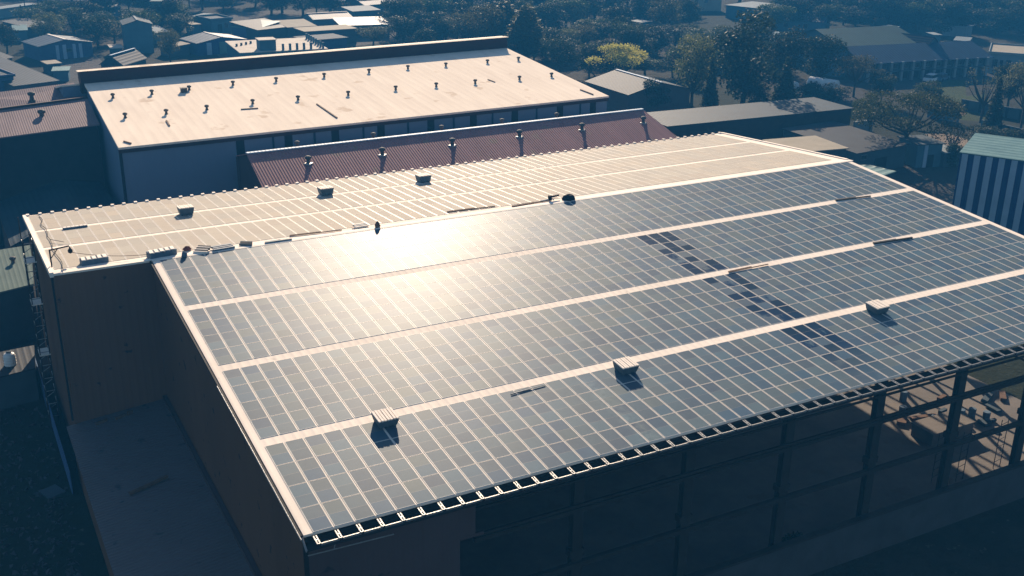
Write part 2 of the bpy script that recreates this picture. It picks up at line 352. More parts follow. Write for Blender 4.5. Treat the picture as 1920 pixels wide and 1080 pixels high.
# dwarf wall, columns, girts on the open side
q = MB(); q.box(8.2, LX, YF-.05, YF+.25, ZG, -12.3); q.build('plinth_wall', M['plinth'], wh)
q = MB(); q.box(7.7, LX, YF-.1, YF+.3, -12.297, -12.14); q.build('wall_coping', M['steel_dark'], wh)
for x in (14.5,21.5,28.5,35.5,42.5,49.5,56.5,62.6):
    q = MB(); q.box(x-.3, x+.3, YF+.32, YF+.36, -14.98, ZF-.14); q.box(x-.3, x+.3, YF+.7, YF+.74, -14.98, ZF-.14); q.box(x-.05, x+.05, YF+.363, YF+.697, -14.98, ZF-.14)
    q.box(x-.42, x+.42, YF+.30, YF+.80, -8.6, -8.2); q.build('column', M['steel_dark'], wh)
    q = MB(); yv = [YF+.76, -24, -16, -8, -.3]
    for a, b in zip(yv, yv[1:]): q.bar((x,a,zr(a)-.65),(x,b,zr(b)-.65),.2,.5)
    q.bar((x,-.3,-.75),(x,YB-.3,zr(YB)-.7),.2,.5); q.build('rafter', M['steel_dark'], wh)
    q = MB(); q.box(x-.15,x+.15,YB-.6,YB-.2,ZG,ZB-.3); q.build('column', M['steel_dark'], wh)
for z, wdt, th in ((-3.95,.1,.12),(-5.45,.14,.14),(-5.72,.24,.24),(-9.05,.26,.28)):
    q = MB(); q.box(8.5 if z > -6 else 7.65, LX, YF+.16, YF+.16+wdt, z-th/2, z+th/2); q.build('girt', M['steel_dark'], wh)
# frame of the open right-hand gable
for y in (-24.0,-16.0,-8.0,0.0,8.0):
    q = MB(); q.box(LX-.4, LX-.1, y-.15, y+.15, ZG, zr(y)-.14); q.build('gable_column', M['steel_dark'], wh)
for z in (-11.5,-9.5,-7.5,-5.5,-4.0,-2.9):
    q = MB(); yr = YF+.8 if z < -2.9 else -29
    q.box(LX-.09, LX+.03, YF+.9, YB-.2, z-.1, z+.1); q.build('gable_girt', M['steel_dark'], wh)
# gutter with strap brackets at the open eave
gt = MB(); gt.box(-.1, LX+.1, YF-.72, YF-.18, ZF-.40, ZF-.36); gt.box(-.1, LX+.1, YF-.178, YF-.15, ZF-.4, ZF-.13)
gut = gt.build('gutter', M['gutter'], wh)
XP0 = .42
for k in range(63):
    x = XP0+k
    q = MB(); q.box(x+.13, x+.975, YF-.79, YF-.735, ZF-.2, ZF-.10); q.build('gutter_lip', M['steel_grey'], gut)
    q = MB(); q.bar((x-.04,YF-.2,ZF-.04),(x-.04,YF-.8,ZF-.085),.06,.03); q.bar((x+.08,YF-.2,ZF-.04),(x+.08,YF-.8,ZF-.085),.06,.03)
    q.bar((x-.009,YF-.5,ZF-.063),(x+.049,YF-.5,ZF-.063),.06,.025); q.bar((x-.009,YF-.78,ZF-.09),(x+.049,YF-.78,ZF-.09),.06,.04); q.build('strap_bracket', M['steel_grey'], gut)
for o in gut.children: pass
q = MB(); q.tube((.0,YF-.5,ZF-.75),(4.0,YF-.62,ZF-.78),.03); q.tube((1.2,YF-.5,ZF-.76),(1.45,YF-.15,ZF-.4),.03); q.tube((-.1,YF-.7,ZF-.4),(-.1,YF-.1,ZF-.05),.05); q.build('gutter_rail', M['steel_grey'], wh)
# small canopy on the far right flank
q = MB(); q.slab([at(1606,309,-3.6), at(1652,331,-3.6), at(1681,321,-3.4), at(1632,309,-3.4)], .1); q.build('side_canopy', M['teal_light'], wh)
# annex in the notch on the left
q = MB(); q.slab([(-6.75,-46,-10.9),(-.02,-46,-10.25),(-.02,-.02,-10.25),(-6.75,-.02,-10.9)], .1); q.build('annex_roof', M['annex'], wh)
q = MB(); q.box(-6.45,-6.3,-46,-.02,ZG,-11.05); q.build('annex_wall', M['wall_dark'], wh)
q = MB(); q.box(-.32,-.02,-46,-.02,-10.28,-10.02); q.build('flashing', M['wall_front'], wh)
q = MB(); q.tube((-AX-.12,.1,-.2),(-AX-.12,.1,-10.6),.07); q.build('downpipe', M['gutter'], wh)

#@PANELS
# ------------------------------------------------------------------ solar panels
PL, PW = 1.805, .938
def panel_into(gm, fm, ex, ey, o, rows=True):
    """one framed module: o = top-left corner, ex along ridge, ey down slope, both unit; glass into gm, frame into fm"""
    n = ex.cross(-ey).normalized(); n = n if n.z > 0 else -n
    b = .03; mid = .008 if rows else 0; be = .016 if rows else .004; th = .02; top = o + n*.022
    P = lambda a, c, h=0: top + ex*a + ey*c - n*h
    for c0, c1 in (((be, PL/2-mid), (PL/2+mid, PL-be)) if rows else ((be, PL-be),)):
        gm.face([P(b,c1,.003), P(PW-b,c1,.003), P(PW-b,c0,.003), P(b,c0,.003)], 0)
    if rows: gm.face([P(b,PL/2+mid,.003), P(PW-b,PL/2+mid,.003), P(PW-b,PL/2-mid,.003), P(b,PL/2-mid,.003)], 1)
    for a0, a1, c0, c1 in ((0,PW,0,be),(0,PW,PL-be,PL),(0,b,be,PL-be),(PW-b,PW,be,PL-be)):
        fm.face([P(a0,c1), P(a1,c1), P(a1,c0), P(a0,c0)])
    for (a0,c0),(a1,c1) in (((0,0),(PW,0)),((PW,0),(PW,PL)),((PW,PL),(0,PL)),((0,PL),(0,0))):
        fm.face([P(a1,c1), P(a0,c0), P(a0,c0,th), P(a1,c1,th)])
EX = Vector((1,0,0)); EYF = Vector((0,-math.cos(S1),-math.sin(S1))); EYB = Vector((0,-math.cos(S2),math.sin(S2)))
D0, QR, WK = .193, 1.842, .718
def row_d(r): return D0 + (r//4)*(4*QR+WK) + (r % 4)*QR
FIRST_IND = 10
rg, rf = MB(), MB()
for r in range(FIRST_IND):
    for k in range(62):
        panel_into(rg, rf, EX, EYF, Vector((XP0+k+.031,0,0)) + EYF*(row_d(r)+.018))
n0 = len(rg.v)
allm = MB(); allm.v = rg.v+rf.v; allm.f = rg.f + [[i+n0 for i in f] for f in rf.f]; allm.mi = rg.mi + [2]*len(rf.f)
o = allm.build('solar_panels', [M['panel'], M['backsheet'], M['frame']]); o['kind'] = 'stuff'
tag(o, 'the upper bands of dusty framed solar panels between ridge and lowest bands', 'solar panels')
rg, rf = MB(), MB()
for d0, d1 in ((1.15,6.85),(7.5,12.6),(13.25,18.7)):
    pl = (d1-d0)/3; keep = PL, PW
    for r in range(3):
        for k in range(74):
            x = -AX+.17+k*.917
            if x > LX-1.0: break
            PL, PW = pl-.004, .885
            y0 = Vector((x,YB,ZB)) + EYB*(LB-(d0+(r+1)*pl)+.015)
            panel_into(rg, rf, EX, EYB, y0, False)
    PL, PW = keep
n0 = len(rg.v)
allm = MB(); allm.v = rg.v+rf.v; allm.f = rg.f + [[i+n0 for i in f] for f in rf.f]; allm.mi = rg.mi + [2]*len(rf.f)
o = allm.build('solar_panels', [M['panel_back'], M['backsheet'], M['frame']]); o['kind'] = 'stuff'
tag(o, 'three bands of dusty solar panels with painted sheen on the far slope beyond the ridge', 'solar panels')
gm, fm = MB(), MB(); panel_into(gm, fm, EX, EYF, Vector((0,0,0)))
proto = gm.build('solar_panel', [M['panel'], M['backsheet']]); pf = fm.build('frame', M['frame'], proto)
ROWN = {10:'row second above the lowest walkway', 11:'row just above the lowest walkway', 12:'row just below the lowest walkway',
        13:'row second below the lowest walkway', 14:'row next to the eave row', 15:'row along the open eave'}
first = True
for r in range(FIRST_IND, 16):
    for k in range(62):
        if first: o = proto; first = False
        else: o = copy_tree(proto)
        o.location = Vector((XP0+k+.031,0,0)) + EYF*(row_d(r)+.018)
        look = 'rain-washed dark solar panel' if (k in (33,34,35) and r < 15) else 'framed solar panel'
        tag(o, '%s, %s from the left in the %s' % (look, ordw(k+1), ROWN[r]), 'solar panel', 'framed solar panels of the lowest bands')
#@ROOFSTUFF
# ------------------------------------------------------------------ things lying on the roof
def crate(loc, front, label, w_=1.15, d_=1.05, h_=.52, tops=7):
    t = thing('slatted_crate', label, 'crate', loc, 0, 'slatted crates on the walkways')
    t.rotation_euler = ((S1 if front else -S2), 0, 0)
    q = MB(); q.hexa([(-w_/2+.1,-d_/2+.05,.1),(w_/2-.1,-d_/2+.05,.1),(w_/2-.1,d_/2-.05,.1),(-w_/2+.1,d_/2-.05,.1)], [(-w_/2,-d_/2,h_-.04),(w_/2,-d_/2,h_-.04),(w_/2,d_/2,h_-.04),(-w_/2,d_/2,h_-.04)])
    q.build('crate_body', M['crate_side'], t)
    for i in range(3):
        q = MB(); x = (-1+i)*(w_/2-.2); q.box(x-.06,x+.06,-d_/2+.06,d_/2-.06,0,.098); q.build('skid', M['crate_side'], t)
    for i in range(tops):
        x = -w_/2 + w_*(i+.5)/tops; q = MB(); q.box(x-w_/tops*.38, x+w_/tops*.38, -d_/2-.02, d_/2+.02, h_-.037, h_+.03+.015*(i % 2)); q.build('slat', M['white_trim'], t)
    return t
for (u, v, fr, lb) in ((722,794,True,'bluish crate with white slatted top on the lowest walkway, nearest the left edge'),
                       (1172,695,True,'bluish crate with white slatted top midway along the lowest walkway'),
                       (1643,584,True,'bluish crate with worn slatted top on the lowest walkway, farthest right'),
                       (349,402,False,'small blue crate with slatted top on the far slope, nearest the left corner'),
                       (611,365,False,'blue crate on the far slope walkway, middle of the three there'),
                       (794,341,False,'blue crate on the far slope walkway, rightmost of the three there')):
    p = on_roof(u, v, fr); crate((p.x, p.y, p.z), fr, lb, *((1.15,1.05,.52) if fr else (1.15,1.0,.62)))
def slopeobj(q, name, material, label, cat, group=None):
    return tag(q.build(name, material), label, cat, group)
def on(u, v, fr=True, h=0.0):
    p = on_roof(u, v, fr); return Vector((p.x, p.y, p.z+h))
def lowbox(a, b, wd, hh, label, n=5):
    """long low bundle of flat sections, front side facing the near eave"""
    t = thing('section_bundle', label, 'bundle', ((a+b)/2), 0, world=True)
    q = MB(); q.bar(a+Vector((0,0,hh/2)), b+Vector((0,0,hh/2)), wd, hh); q.build('stacked_sections', M['tarp_blue'], t)
    for i in range(n):
        p = a.lerp(b, (i+.5)/n); q = MB(); q.box(p.x-.12,p.x+.12,p.y-wd/2+.02,p.y+wd/2-.02,p.z+hh+.001,p.z+hh+.05); q.build('strap', M['white_trim'], t)
lowbox(on(152,497,False), on(202,489,False), .7, .38, 'long low blue bundle on the edge of the projecting left roof end')
lowbox(on(279,485,False), on(328,475,False), .7, .42, 'long low blue bundle where the ridge meets the left end of panels')
lowbox(on(118,431,False,.04), on(164,425,False,.04), .3, .10, 'flat dark bundle with white ties on the far slope near the left corner', 6)
def rod(u1, v1, u2, v2, fr, r_, m_, label, cat, lift=.09):
    r_ *= .62; lift *= .8
    q = MB(); a, b = on(u1,v1,fr,lift), on(u2,v2,fr,lift); q.bar(a, b, r_*1.6, r_); q.bar(a.lerp(b,.02)+Vector((0,.14,0)), a.lerp(b,.6)+Vector((0,.12,.02)), r_, r_*.8)
    return slopeobj(q, 'rail', m_, label, cat)
rod(497,457,547,450,False,.16,M['crate_side'],'thick blue grey section lying on the ridge walkway','rail')
rod(543,444,641,433,False,.09,M['rust'],'long thin brown rail lying along the ridge behind the blue grey section','rail')
rod(838,399,928,388,False,.09,M['rust'],'brown rail lying on the ridge behind the bright glare','rail')
rod(960,389,1030,377,False,.12,M['rust'],'rusty rail lying on the ridge beside the dark heap','rail')
rod(1567,377,1632,369,True,.13,M['black'],'black strip lying on the highest walkway near the far right edge','strip')
rod(1638,458,1710,447,True,.15,M['black'],'black strip lying on the middle walkway near the right edge','strip')
rod(1366,512,1440,497,True,.08,M['rust'],'thin pale brown rail on the middle walkway beside the washed panels','rail')
rod(958,741,1022,723,True,.05,M['tarp_blue'],'blue grey rail lying at the edge of the lowest walkway','rail')
def heap(u, v, fr, sx, sy, sz, m_, name, label, cat, seed, lift=.06):
    rn = random.Random(seed); q = MB(); p = on(u, v, fr, lift); n = 14
    prof = [(1.0,0),(1.04,.2),(.85,.55),(.55,.85),(.18,1.0)]
    k = len(q.v); jit = [[rn.uniform(.72,1.2) for _ in range(n)] for _ in prof]
    for j, (r_, z) in enumerate(prof):
        for i in range(n):
            a = 6.28319*i/n; q.v.append(p+Vector((math.cos(a)*r_*sx*jit[j][i], math.sin(a)*r_*sy*jit[j][i], z*sz*(.8+.25*jit[j][(i*3) % n]))))
    for j in range(len(prof)-1):
        for i in range(n): q.f.append([k+j*n+i, k+j*n+(i+1) % n, k+(j+1)*n+(i+1) % n, k+(j+1)*n+i]); q.mi.append(0)
    q.f.append([k+(len(prof)-1)*n+i for i in range(n)]); q.mi.append(0)
    return slopeobj(q, name, m_, label, cat)
heap(1066,375,False,.55,.42,.42,M['black'],'sack_heap','black lumpy heap of sacks on the ridge walkway','sacks',3)
heap(708,427,False,.2,.18,.42,M['rust'],'brown_sack','small brown sack standing upright on the ridge at the glare','sack',5)
heap(351,470,False,.28,.22,.26,M['tarp_red'],'cloth_pile','brick red cloth bundle on the ridge among the tools','cloth',9)
heap(346,482,True,.2,.2,.3,M['tarp_blue'],'bucket_pile','small blue bag beside the brick red cloth','bag',12)
def flat_pile(u, v, fr, l, wd, n, m1, m2, label, ang):
    p = on(u, v, fr, .05); t = thing('sheet_pile', label, 'sheet pile', p, ang)
    for i in range(n):
        q = MB(); o_ = (i-(n-1)/2)*wd/n; q.box(-l/2+.05*(i % 2), l/2-.04*(i % 3), o_-wd/n*.45, o_+wd/n*.45, .03*i, .03*i+.12)
        q.build('sheet', m1 if i % 2 else m2, t)
flat_pile(380,472,False,1.0,.9,6,M['black'],M['white_trim'],'pile of black and white striped sheets on the ridge', R(-35))
flat_pile(418,467,False,1.5,.7,3,M['tarp_blue'],M['tarp_blue'],'pile of slate blue sheets on the ridge right of the striped pile', R(4))
flat_pile(462,460,False,.9,.5,3,M['black'],M['plaster_grey'],'short dark wedge of offcuts on the ridge right of blue pile', R(-30))
flat_pile(676,426,False,1.1,.6,3,M['tarp_blue'],M['white_trim'],'small grey and white stack beside the brown sack', R(3))
t = thing('drill_frame', 'dark hand tool with white handle lying at the end of rusty rail', 'tool', on(1031,377,False,.05))
q = MB(); q.box(-.12,.12,-.12,.12,0,.42); q.bar((.1,0,.3),(.9,.15,.3),.12,.14); q.build('tool_body', M['black'], t)
q = MB(); q.bar((-.9,-.05,.1),(.5,.05,.14),.06,.08); q.bar((.2,-.3,.08),(.1,.1,.2),.05); q.build('handle', M['white_trim'], t)
# hoist arm at the left roof corner and its rope
p = on(86,500,False)
t = thing('hoist_arm', 'black hoist arm with a hanging pulley at the left roof corner', 'hoist', (-AX+.12, 2.0, -.1))
q = MB(); q.tube((0,0,-.6),(0,0,1.15),.05); q.tube((0,0,1.1),(1.25,.25,1.15),.05); q.tube((0,0,.5),(.5,.1,1.1),.03); q.build('arm', M['black'], t)
q = MB(); q.lathe([(.05,.62),(.15,.7),(.16,.85),(.06,.98),(.03,1.1)], (1.28,.25,0), 10); q.build('pulley', M['black'], t)
a = Vector((-AX+1.4,2.25,.6)); b = Vector((1.0,.3,.35)); q = MB(); prev = a
for i in range(1, 15):
    f = i/14; c = a.lerp(b, f)-Vector((0,0,1.1*f*(1-f))); q.tube(prev, c, .018, n=5); prev = c
slopeobj(q, 'rope', M['rust'], 'thin rope running from the hoist pulley across the pale panels', 'rope')
a = Vector((-AX+.9,YB-1,ZB+.12)); b = Vector((-AX+.65,.2,.12)); q = MB(); prev = a; rn = random.Random(2)
for i in range(1, 20):
    c = a.lerp(b, i/19)+Vector((rn.uniform(-.12,.12),0,0)); c.z = zr(c.y)+.11; q.tube(prev, c, .025, n=5); prev = c
q.tube(a.lerp(b,.5)+Vector((0,0,.1)), a.lerp(b,.5)+Vector((.8,-1.2,.15)), .02, n=5)
slopeobj(q, 'cable', M['black'], 'black cable trailing down the left edge of far slope', 'cable')
# scaffold ladder tower on the left wall
t = thing('scaffold_tower', 'tall pipe scaffold standing against the left end wall', 'scaffold', (-AX-.75, 9.0, ZG))
for (x, y) in ((-.3,-.6),(-.3,.6),(.35,-.6),(.35,.6)):
    q = MB(); q.tube((x,y,0),(x,y,16.3 if (x,y)==(-.3,.6) else 15.0),.04); q.build('pole', M['steel_dark'], t)
for i in range(14):
    z = 1+i*1.05
    q = MB(); q.tube((-.3,-.6,z),(-.3,.6,z),.03); q.tube((.35,-.6,z),(.35,.6,z),.03); q.tube((-.3,-.6,z),(.35,-.6,z),.03); q.tube((-.3,.6,z),(.35,.6,z+.4),.025); q.build('rung', M['steel_grey'], t)
for z in (6.0, 10.0, 13.2):
    q = MB(); q.box(-.35,.4,-.7,.7,z,z+.06); q.build('deck', M['white_trim'], t)
# litter and a pipe on the annex roof
q = MB(); a = Vector((-4.6,-11.3,-10.55)); b = Vector((-2.2,-10.7,-10.32)); q.bar(a, b, .2, .16)
slopeobj(q, 'timber', M['rust'], 'dark timber lying across the annex roof', 'timber')
q = MB(); q.bar((-5.0,-1.0,-10.66),(-4.2,-.9,-10.58),.2,.14); q.bar((-3.7,-1.1,-10.52),(-3.0,-.9,-10.46),.22,.16); q.bar((-2.9,-1.0,-10.36),(-2.5,-.85,-10.4),.1,.3)
slopeobj(q, 'offcut', M['rust'], 'dark offcuts lying at the top of the annex roof below the return wall', 'offcut')
q = MB(); q.box(-7.15,-7.08,-2.0,19.0,ZG,-13.35); tag(q.build('blue_fence', M['blue_sheet']), 'bright blue sheet fence along the foot of the left wall', 'fence')
t = thing('crate_lid', 'pale board lying on the dark ground by the blue fence', 'board', (-8.3,-1.2,ZG), .4)
q = MB(); q.box(-.6,.6,-.7,.7,0,.12); q.build('board', M['plaster_grey'], t)
rn = random.Random(11); q = MB()
for i in range(420):
    u, v = rn.uniform(-10,150), rn.uniform(760,1080); p = at(u, v)
    if p.x > -7.4: continue
    s_ = rn.uniform(.06,.28); 
    q.hexa([p+Vector((rn.uniform(-1,1)*s_,rn.uniform(-1,1)*s_,0)) for _ in range(3)], [p+Vector((rn.uniform(-.7,.7)*s_,rn.uniform(-.7,.7)*s_,s_*rn.uniform(.3,1))) for _ in range(3)])
o = q.build('rubble', M['plinth']); o['kind'] = 'stuff'; tag(o, 'broken stones and rubble scattered over the dark ground on the left', 'rubble')
# site clutter on the lit floor inside
rn = random.Random(5)
for i in range(17):
    u, v = rn.uniform(1690,1900), rn.uniform(738,800); p = at(u, v, ZG+.02)
    if p.x > LX-.5 or p.x < 40: continue
    l = rn.uniform(.4,1.2); a_ = rn.uniform(0,3.1)
    q = MB()
    if i % 3 == 0: q.lathe([(.28,0),(.3,.05),(.28,.4),(.3,.8),(.27,.86)], p, 10)
    else:
        d_ = Vector((math.cos(a_),math.sin(a_),0)); q.bar(p+d_*l+Vector((0,0,.15)), p-d_*l+Vector((0,0,.15)), rn.uniform(.2,.7), rn.uniform(.15,.3))
    nm = 'drum' if i % 3 == 0 else 'plank_stack'
    slopeobj(q, nm, (M['tarp_blue'], M['plaster_grey'], M['rust'])[i % 3], 'clutter on the sunlit floor inside the open hall', 'drum' if i % 3 == 0 else 'planks', 'site clutter inside the open hall')
q = MB(); p = at(1765,815,ZG); q.box(p.x-2.2,p.x+2.2,p.y-1.0,p.y+1.0,ZG+.03,ZG+1.0); q.box(p.x-2.3,p.x+2.3,p.y-1.1,p.y+1.1,ZG+1.003,ZG+1.1)
slopeobj(q, 'concrete_block', M['floor'], 'low concrete platform standing on the floor inside the open hall', 'platform')
for i, (u, v) in enumerate(((1798,900),(1868,876),(1752,905))):
    p = at(u, v, ZG+.02); t = thing('scaffold_trestle', 'thin scaffold trestle behind the dwarf wall, %s from the left' % ('second','third','first')[i], 'trestle', p, 0, 'thin trestles behind the dwarf wall')
    for s_ in (-.35,.35):
        q = MB(); q.tube((s_,0,0),(s_,0,3.9),.03,n=6); q.build('pole', M['steel_dark'], t)
    for z in (.5,1.1,1.7,2.3,2.9,3.5):
        q = MB(); q.tube((-.35,0,z),(.35,0,z+.12*(1 if int(z*10) % 4 else -1)),.022,n=5); q.build('rung', M['steel_dark'], t)

#@BUILDINGS
# ------------------------------------------------------------------ other buildings
def vent_proto(big=False):
    t = thing('roof_vent', 'x', 'roof vent', (0,0,0))
    q = MB(); q.lathe([(.34,-.15),(.32,.0),(.20,.12),(.19,.42)], n=12); q.build('vent_base', M['vent_metal'], t)
    q = MB(); q.lathe([(.20,.42),(.33,.50),(.37,.62),(.33,.74),(.18,.82),(.04,.84)], n=14); q.build('turbine_head', M['vent_metal'], t, smooth=False)
    if big:
        q = MB(); q.lathe([(.62,-.12),(.55,.02),(.36,.06)], n=4); q.build('flashing', M['steel_grey'], t)
    return t
VP = [None, None]
def vent(loc, label, group, scale=1.0, big=False):
    i = 1 if big else 0
    if VP[i] is None: VP[i] = vent_proto(big); o = VP[i]
    else: o = copy_tree(VP[i])
    o.location = loc; o.scale = (scale,)*3; return tag(o, label, 'roof vent', group)

# white warehouse behind
c1, c2, c3, c4 = at(222,277,-2), at(1142,180,-2), at(950,90,.1), at(158,157,-.1)
W2 = thing('warehouse', 'big windowed-less grey blue warehouse with cream roof and two rows of vents', 'warehouse', (c1.x,c1.y,ZG), world=True)
W2['label'] = 'big grey blue warehouse with wide cream roof behind the solar roof'
q = MB(); q.slab([c1,c2,c3,c4], .22); q.build('roof', M['cream_roof'], W2)
e1 = (c2-c1).normalized(); nrm = Vector((-e1.y,e1.x,0)); dn = Vector((0,0,-1))
I = Vector((0,0,0))
def vquad(q, a, b, za0, za1, th, inward, mi=0):
    a = Vector(a); b = Vector(b)
    q.hexa([Vector((a.x,a.y,za0)),Vector((b.x,b.y,za0)),Vector((b.x,b.y,za0))+inward*th,Vector((a.x,a.y,za0))+inward*th],
           [Vector((a.x,a.y,za1)),Vector((b.x,b.y,za1)),Vector((b.x,b.y,za1))+inward*th,Vector((a.x,a.y,za1))+inward*th])
fa, fb = c1+e1*.15+nrm*.2, c2-e1*.15+nrm*.2
q = MB(); vquad(q, fa, fb, ZG, -2.23, .25, nrm); q.build('front_wall', M['bldg_blue'], W2)
q = MB(); vquad(q, c1+nrm*.03, c2+nrm*.03, -2.62, -2.225, .12, nrm); q.build('eave_fascia', M['maroon'], W2)
la, lb2 = c1+e1*.2+nrm*.46, c4+e1*.2-nrm*.1
q = MB(); d_ = (lb2-la); q.hexa([Vector((la.x,la.y,ZG)),Vector((la.x,la.y,ZG))+e1*.2,Vector((lb2.x,lb2.y,ZG))+e1*.2,Vector((lb2.x,lb2.y,ZG))],[Vector((la.x,la.y,-2.3)),Vector((la.x,la.y,-2.3))+e1*.2,Vector((lb2.x,lb2.y,-.5))+e1*.2,Vector((lb2.x,lb2.y,-.5))]); q.build('side_wall', M['bldg_blue'], W2)
la, lb2 = c2-e1*.4+nrm*.46, c3-e1*.4-nrm*.1
q = MB(); q.hexa([Vector((la.x,la.y,ZG)),Vector((la.x,la.y,ZG))+e1*.2,Vector((lb2.x,lb2.y,ZG))+e1*.2,Vector((lb2.x,lb2.y,ZG))],[Vector((la.x,la.y,-2.3)),Vector((la.x,la.y,-2.3))+e1*.2,Vector((lb2.x,lb2.y,-.5))+e1*.2,Vector((lb2.x,lb2.y,-.5))]); q.build('side_wall', M['bldg_blue'], W2)
L2 = (c2-c1).length
for u in (450,541,629,715,809,889,967,1052,1114):
    p = at(u, 277-(u-222)*.1054, -2); s_ = (p-c1).dot(e1)
    q = MB(); a, b = c1+e1*(s_-.45)+nrm*.16, c1+e1*(s_+.45)+nrm*.16; vquad(q, a, b, ZG+1, -2.64, .1, nrm); q.build('window_slot', M['slot'], W2)
for u in (512,590,682,766,852,925,1008,1090):
    p = at(u, 277-(u-222)*.1054, -2); s_ = (p-c1).dot(e1)
    q = MB(); a, b = c1+e1*(s_-.1)+nrm*.12, c1+e1*(s_+.1)+nrm*.12; vquad(q, a, b, ZG+1, -2.64, .12, nrm); q.build('downpipe', M['blue_roof'], W2)
q = MB(); vquad(q, c1+e1*.02+nrm*.1, c1+e1*.3+nrm*.1, ZG, -2.64, .12, nrm); q.build('corner_trim', M['slot'], W2)
# raised monitor along the back: maroon face under a lit coping
p1g, p2g = c4-e1*.35, c3+e1*.05
p1, p2 = p1g+Vector((0,0,1.5)), p2g+Vector((0,0,1.6))
eb = (p2-p1).normalized(); nb = Vector((-eb.y,eb.x,0)).normalized()
q = MB(); q.hexa([p1g+dn*1.2, p2g+dn*1.2, p2g+nb*1.2+dn*1.2, p1g+nb*1.2+dn*1.2], [p1+dn*.02, p2+dn*.02, p2+nb*1.5+dn*.02, p1+nb*1.5+dn*.02]); q.build('monitor_face', M['maroon'], W2)
q = MB(); q.slab([p1-eb*.25-nb*.12, p2+eb*.25-nb*.12, p2+eb*.25+nb*1.0, p1-eb*.25+nb*1.0], .02); q.build('coping', M['cream_roof'], W2)
# rear slope beyond the monitor
q = MB(); a, b = p1g+nb*1.1-Vector((0,0,.15)), p2g+nb*1.1-Vector((0,0,.15)); a2, b2 = a+nb*12-Vector((0,0,2.6)), b+nb*12-Vector((0,0,2.6)); q.slab([a-eb*2.3,b,b2,a2-eb*2.3], .2); q.build('rear_roof', M['cream_roof'], W2)
q = MB(); q.hexa([Vector((x.x,x.y,ZG)) for x in (a-eb*2,b-eb*.3,b2-eb*.3-nb*.3,a2-eb*2-nb*.3)],[x-Vector((0,0,.25)) for x in (a-eb*2,b-eb*.3,b2-eb*.3-nb*.3,a2-eb*2-nb*.3)]); q.build('rear_block', M['bldg_blue'], W2)
nrmz = (c2-c1).cross(c4-c1).normalized(); nrmz = nrmz if nrmz.z > 0 else -nrmz
def on_w2(u, v):
    d = ray(u, v); t = (c1-CAM).dot(nrmz)/d.dot(nrmz); return CAM+d*t
back = [(212,182),(285,175),(355,167),(437,158),(518,151),(608,143),(692,135),(765,128),(836,123),(914,117),(972,112)]
frontv = [(235,219),(312,212),(388,204),(474,193),(559,186),(653,177),(742,167),(818,161),(891,155),(974,148),(1034,142)]
for row, nm in ((back,'back'),(frontv,'front')):
    for i, (u, v) in enumerate(row):
        vent(on_w2(u, v+2), 'rusty turbine vent, %s from the left in the %s row on the cream roof' % (ordw(i+1), nm), 'turbine vents on the cream roof', .72)
q = MB(); p = on_w2(345,173); q.box(p.x-.35,p.x+.35,p.y-.3,p.y+.3,p.z,p.z+.5); q.box(p.x-.4,p.x+.4,p.y-.35,p.y+.35,p.z+.503,p.z+.56); slopeobj(q, 'roof_box', M['vent_metal'], 'square dark box beside the third vent on the cream roof', 'box')
for (u1,v1,u2,v2,lb) in ((594,196,632,222,'long dark plank lying on the middle of the cream roof'),(312,227,318,237,'short dark stick near the left front of the cream roof'),(915,150,928,155,'pair of thin sticks lying near the back right of cream roof'),(1088,169,1112,178,'thin rod lying near the right corner of the cream roof'),(232,266,246,270,'short rod lying at the left front corner of the cream roof'),(452,206,484,204,'pale flat strip lying on the cream roof')):
    q = MB(); q.bar(on_w2(u1,v1)+Vector((0,0,.08)), on_w2(u2,v2)+Vector((0,0,.08)), .16, .1); slopeobj(q, 'plank', M['rust'], lb, 'plank')

# red sheet shed between the two warehouses
r1, r2 = at(462,288,-2.6), at(1205,205,-2.6); f1, f2 = at(490,347,-4.5), at(1262,250,-4.5)
P3 = thing('shed', 'long shed with weathered red brown sheet roof between the two warehouses', 'shed', (r1.x,r1.y,ZG), world=True)
s1_, s2_ = f1+(f1-r1)*.9, f2+(f2-r2)*.9
q = MB(); q.slab([s1_, s2_, r2, r1], .1); q.build('roof_slope', M['pink'], P3)
er = (r2-r1).normalized(); nr = Vector((-er.y,er.x,0)); k1, k2 = r1+nr*4.0-Vector((0,0,1.1)), r2+nr*4.0-Vector((0,0,1.1))
q = MB(); q.slab([r1, r2, k2, k1], .1); q.build('roof_slope', M['pink'], P3)
q = MB(); q.bar(r1+Vector((0,0,.04)), r2+Vector((0,0,.04)), .45, .12); q.build('ridge_cap', M['pale_stripe'], P3)
for a, b, c in ((s1_,r1,k1),(s2_,r2,k2)):
    e = er*(.3 if a is s1_ else -.3); q = MB()
    q.hexa([Vector((x.x,x.y,ZG))+e for x in (a,b,c)]+[], [x+e-Vector((0,0,.15)) for x in (a,b,c)]); 
    for i in range(len(q.v)): pass
    q2 = MB(); a_, b_, c_ = [x+e-Vector((0,0,.13)) for x in (a,b,c)]; g_ = [Vector((x.x,x.y,ZG)) for x in (a_,b_,c_)]; t_ = er*.15
    q2.face([g_[0],g_[2],c_,b_,a_]); q2.face([x+t_ for x in (g_[0],g_[2],c_,b_,a_)][::-1])
    q2.build('gable_wall', M['wall_front'], P3)
q = MB(); vquad(q, k1, k2, ZG, k1.z-.15, -.2, nr); q.build('back_wall', M['wall_front'], P3)
n3 = (r2-r1).cross(f1-r1).normalized(); n3 = n3 if n3.z > 0 else -n3
def on_p3(u, v):
    d = ray(u, v); t = (r1-CAM).dot(n3)/d.dot(n3); return CAM+d*t
for i, (u, v) in enumerate(((578,306),(717,290),(848,272),(974,256),(1091,243),(1206,230))):
    vent(on_p3(u, v), 'shiny turbine vent on the red shed roof, %s from the left' % ordw(i+1), 'turbine vents on the red shed roof', .95, True)
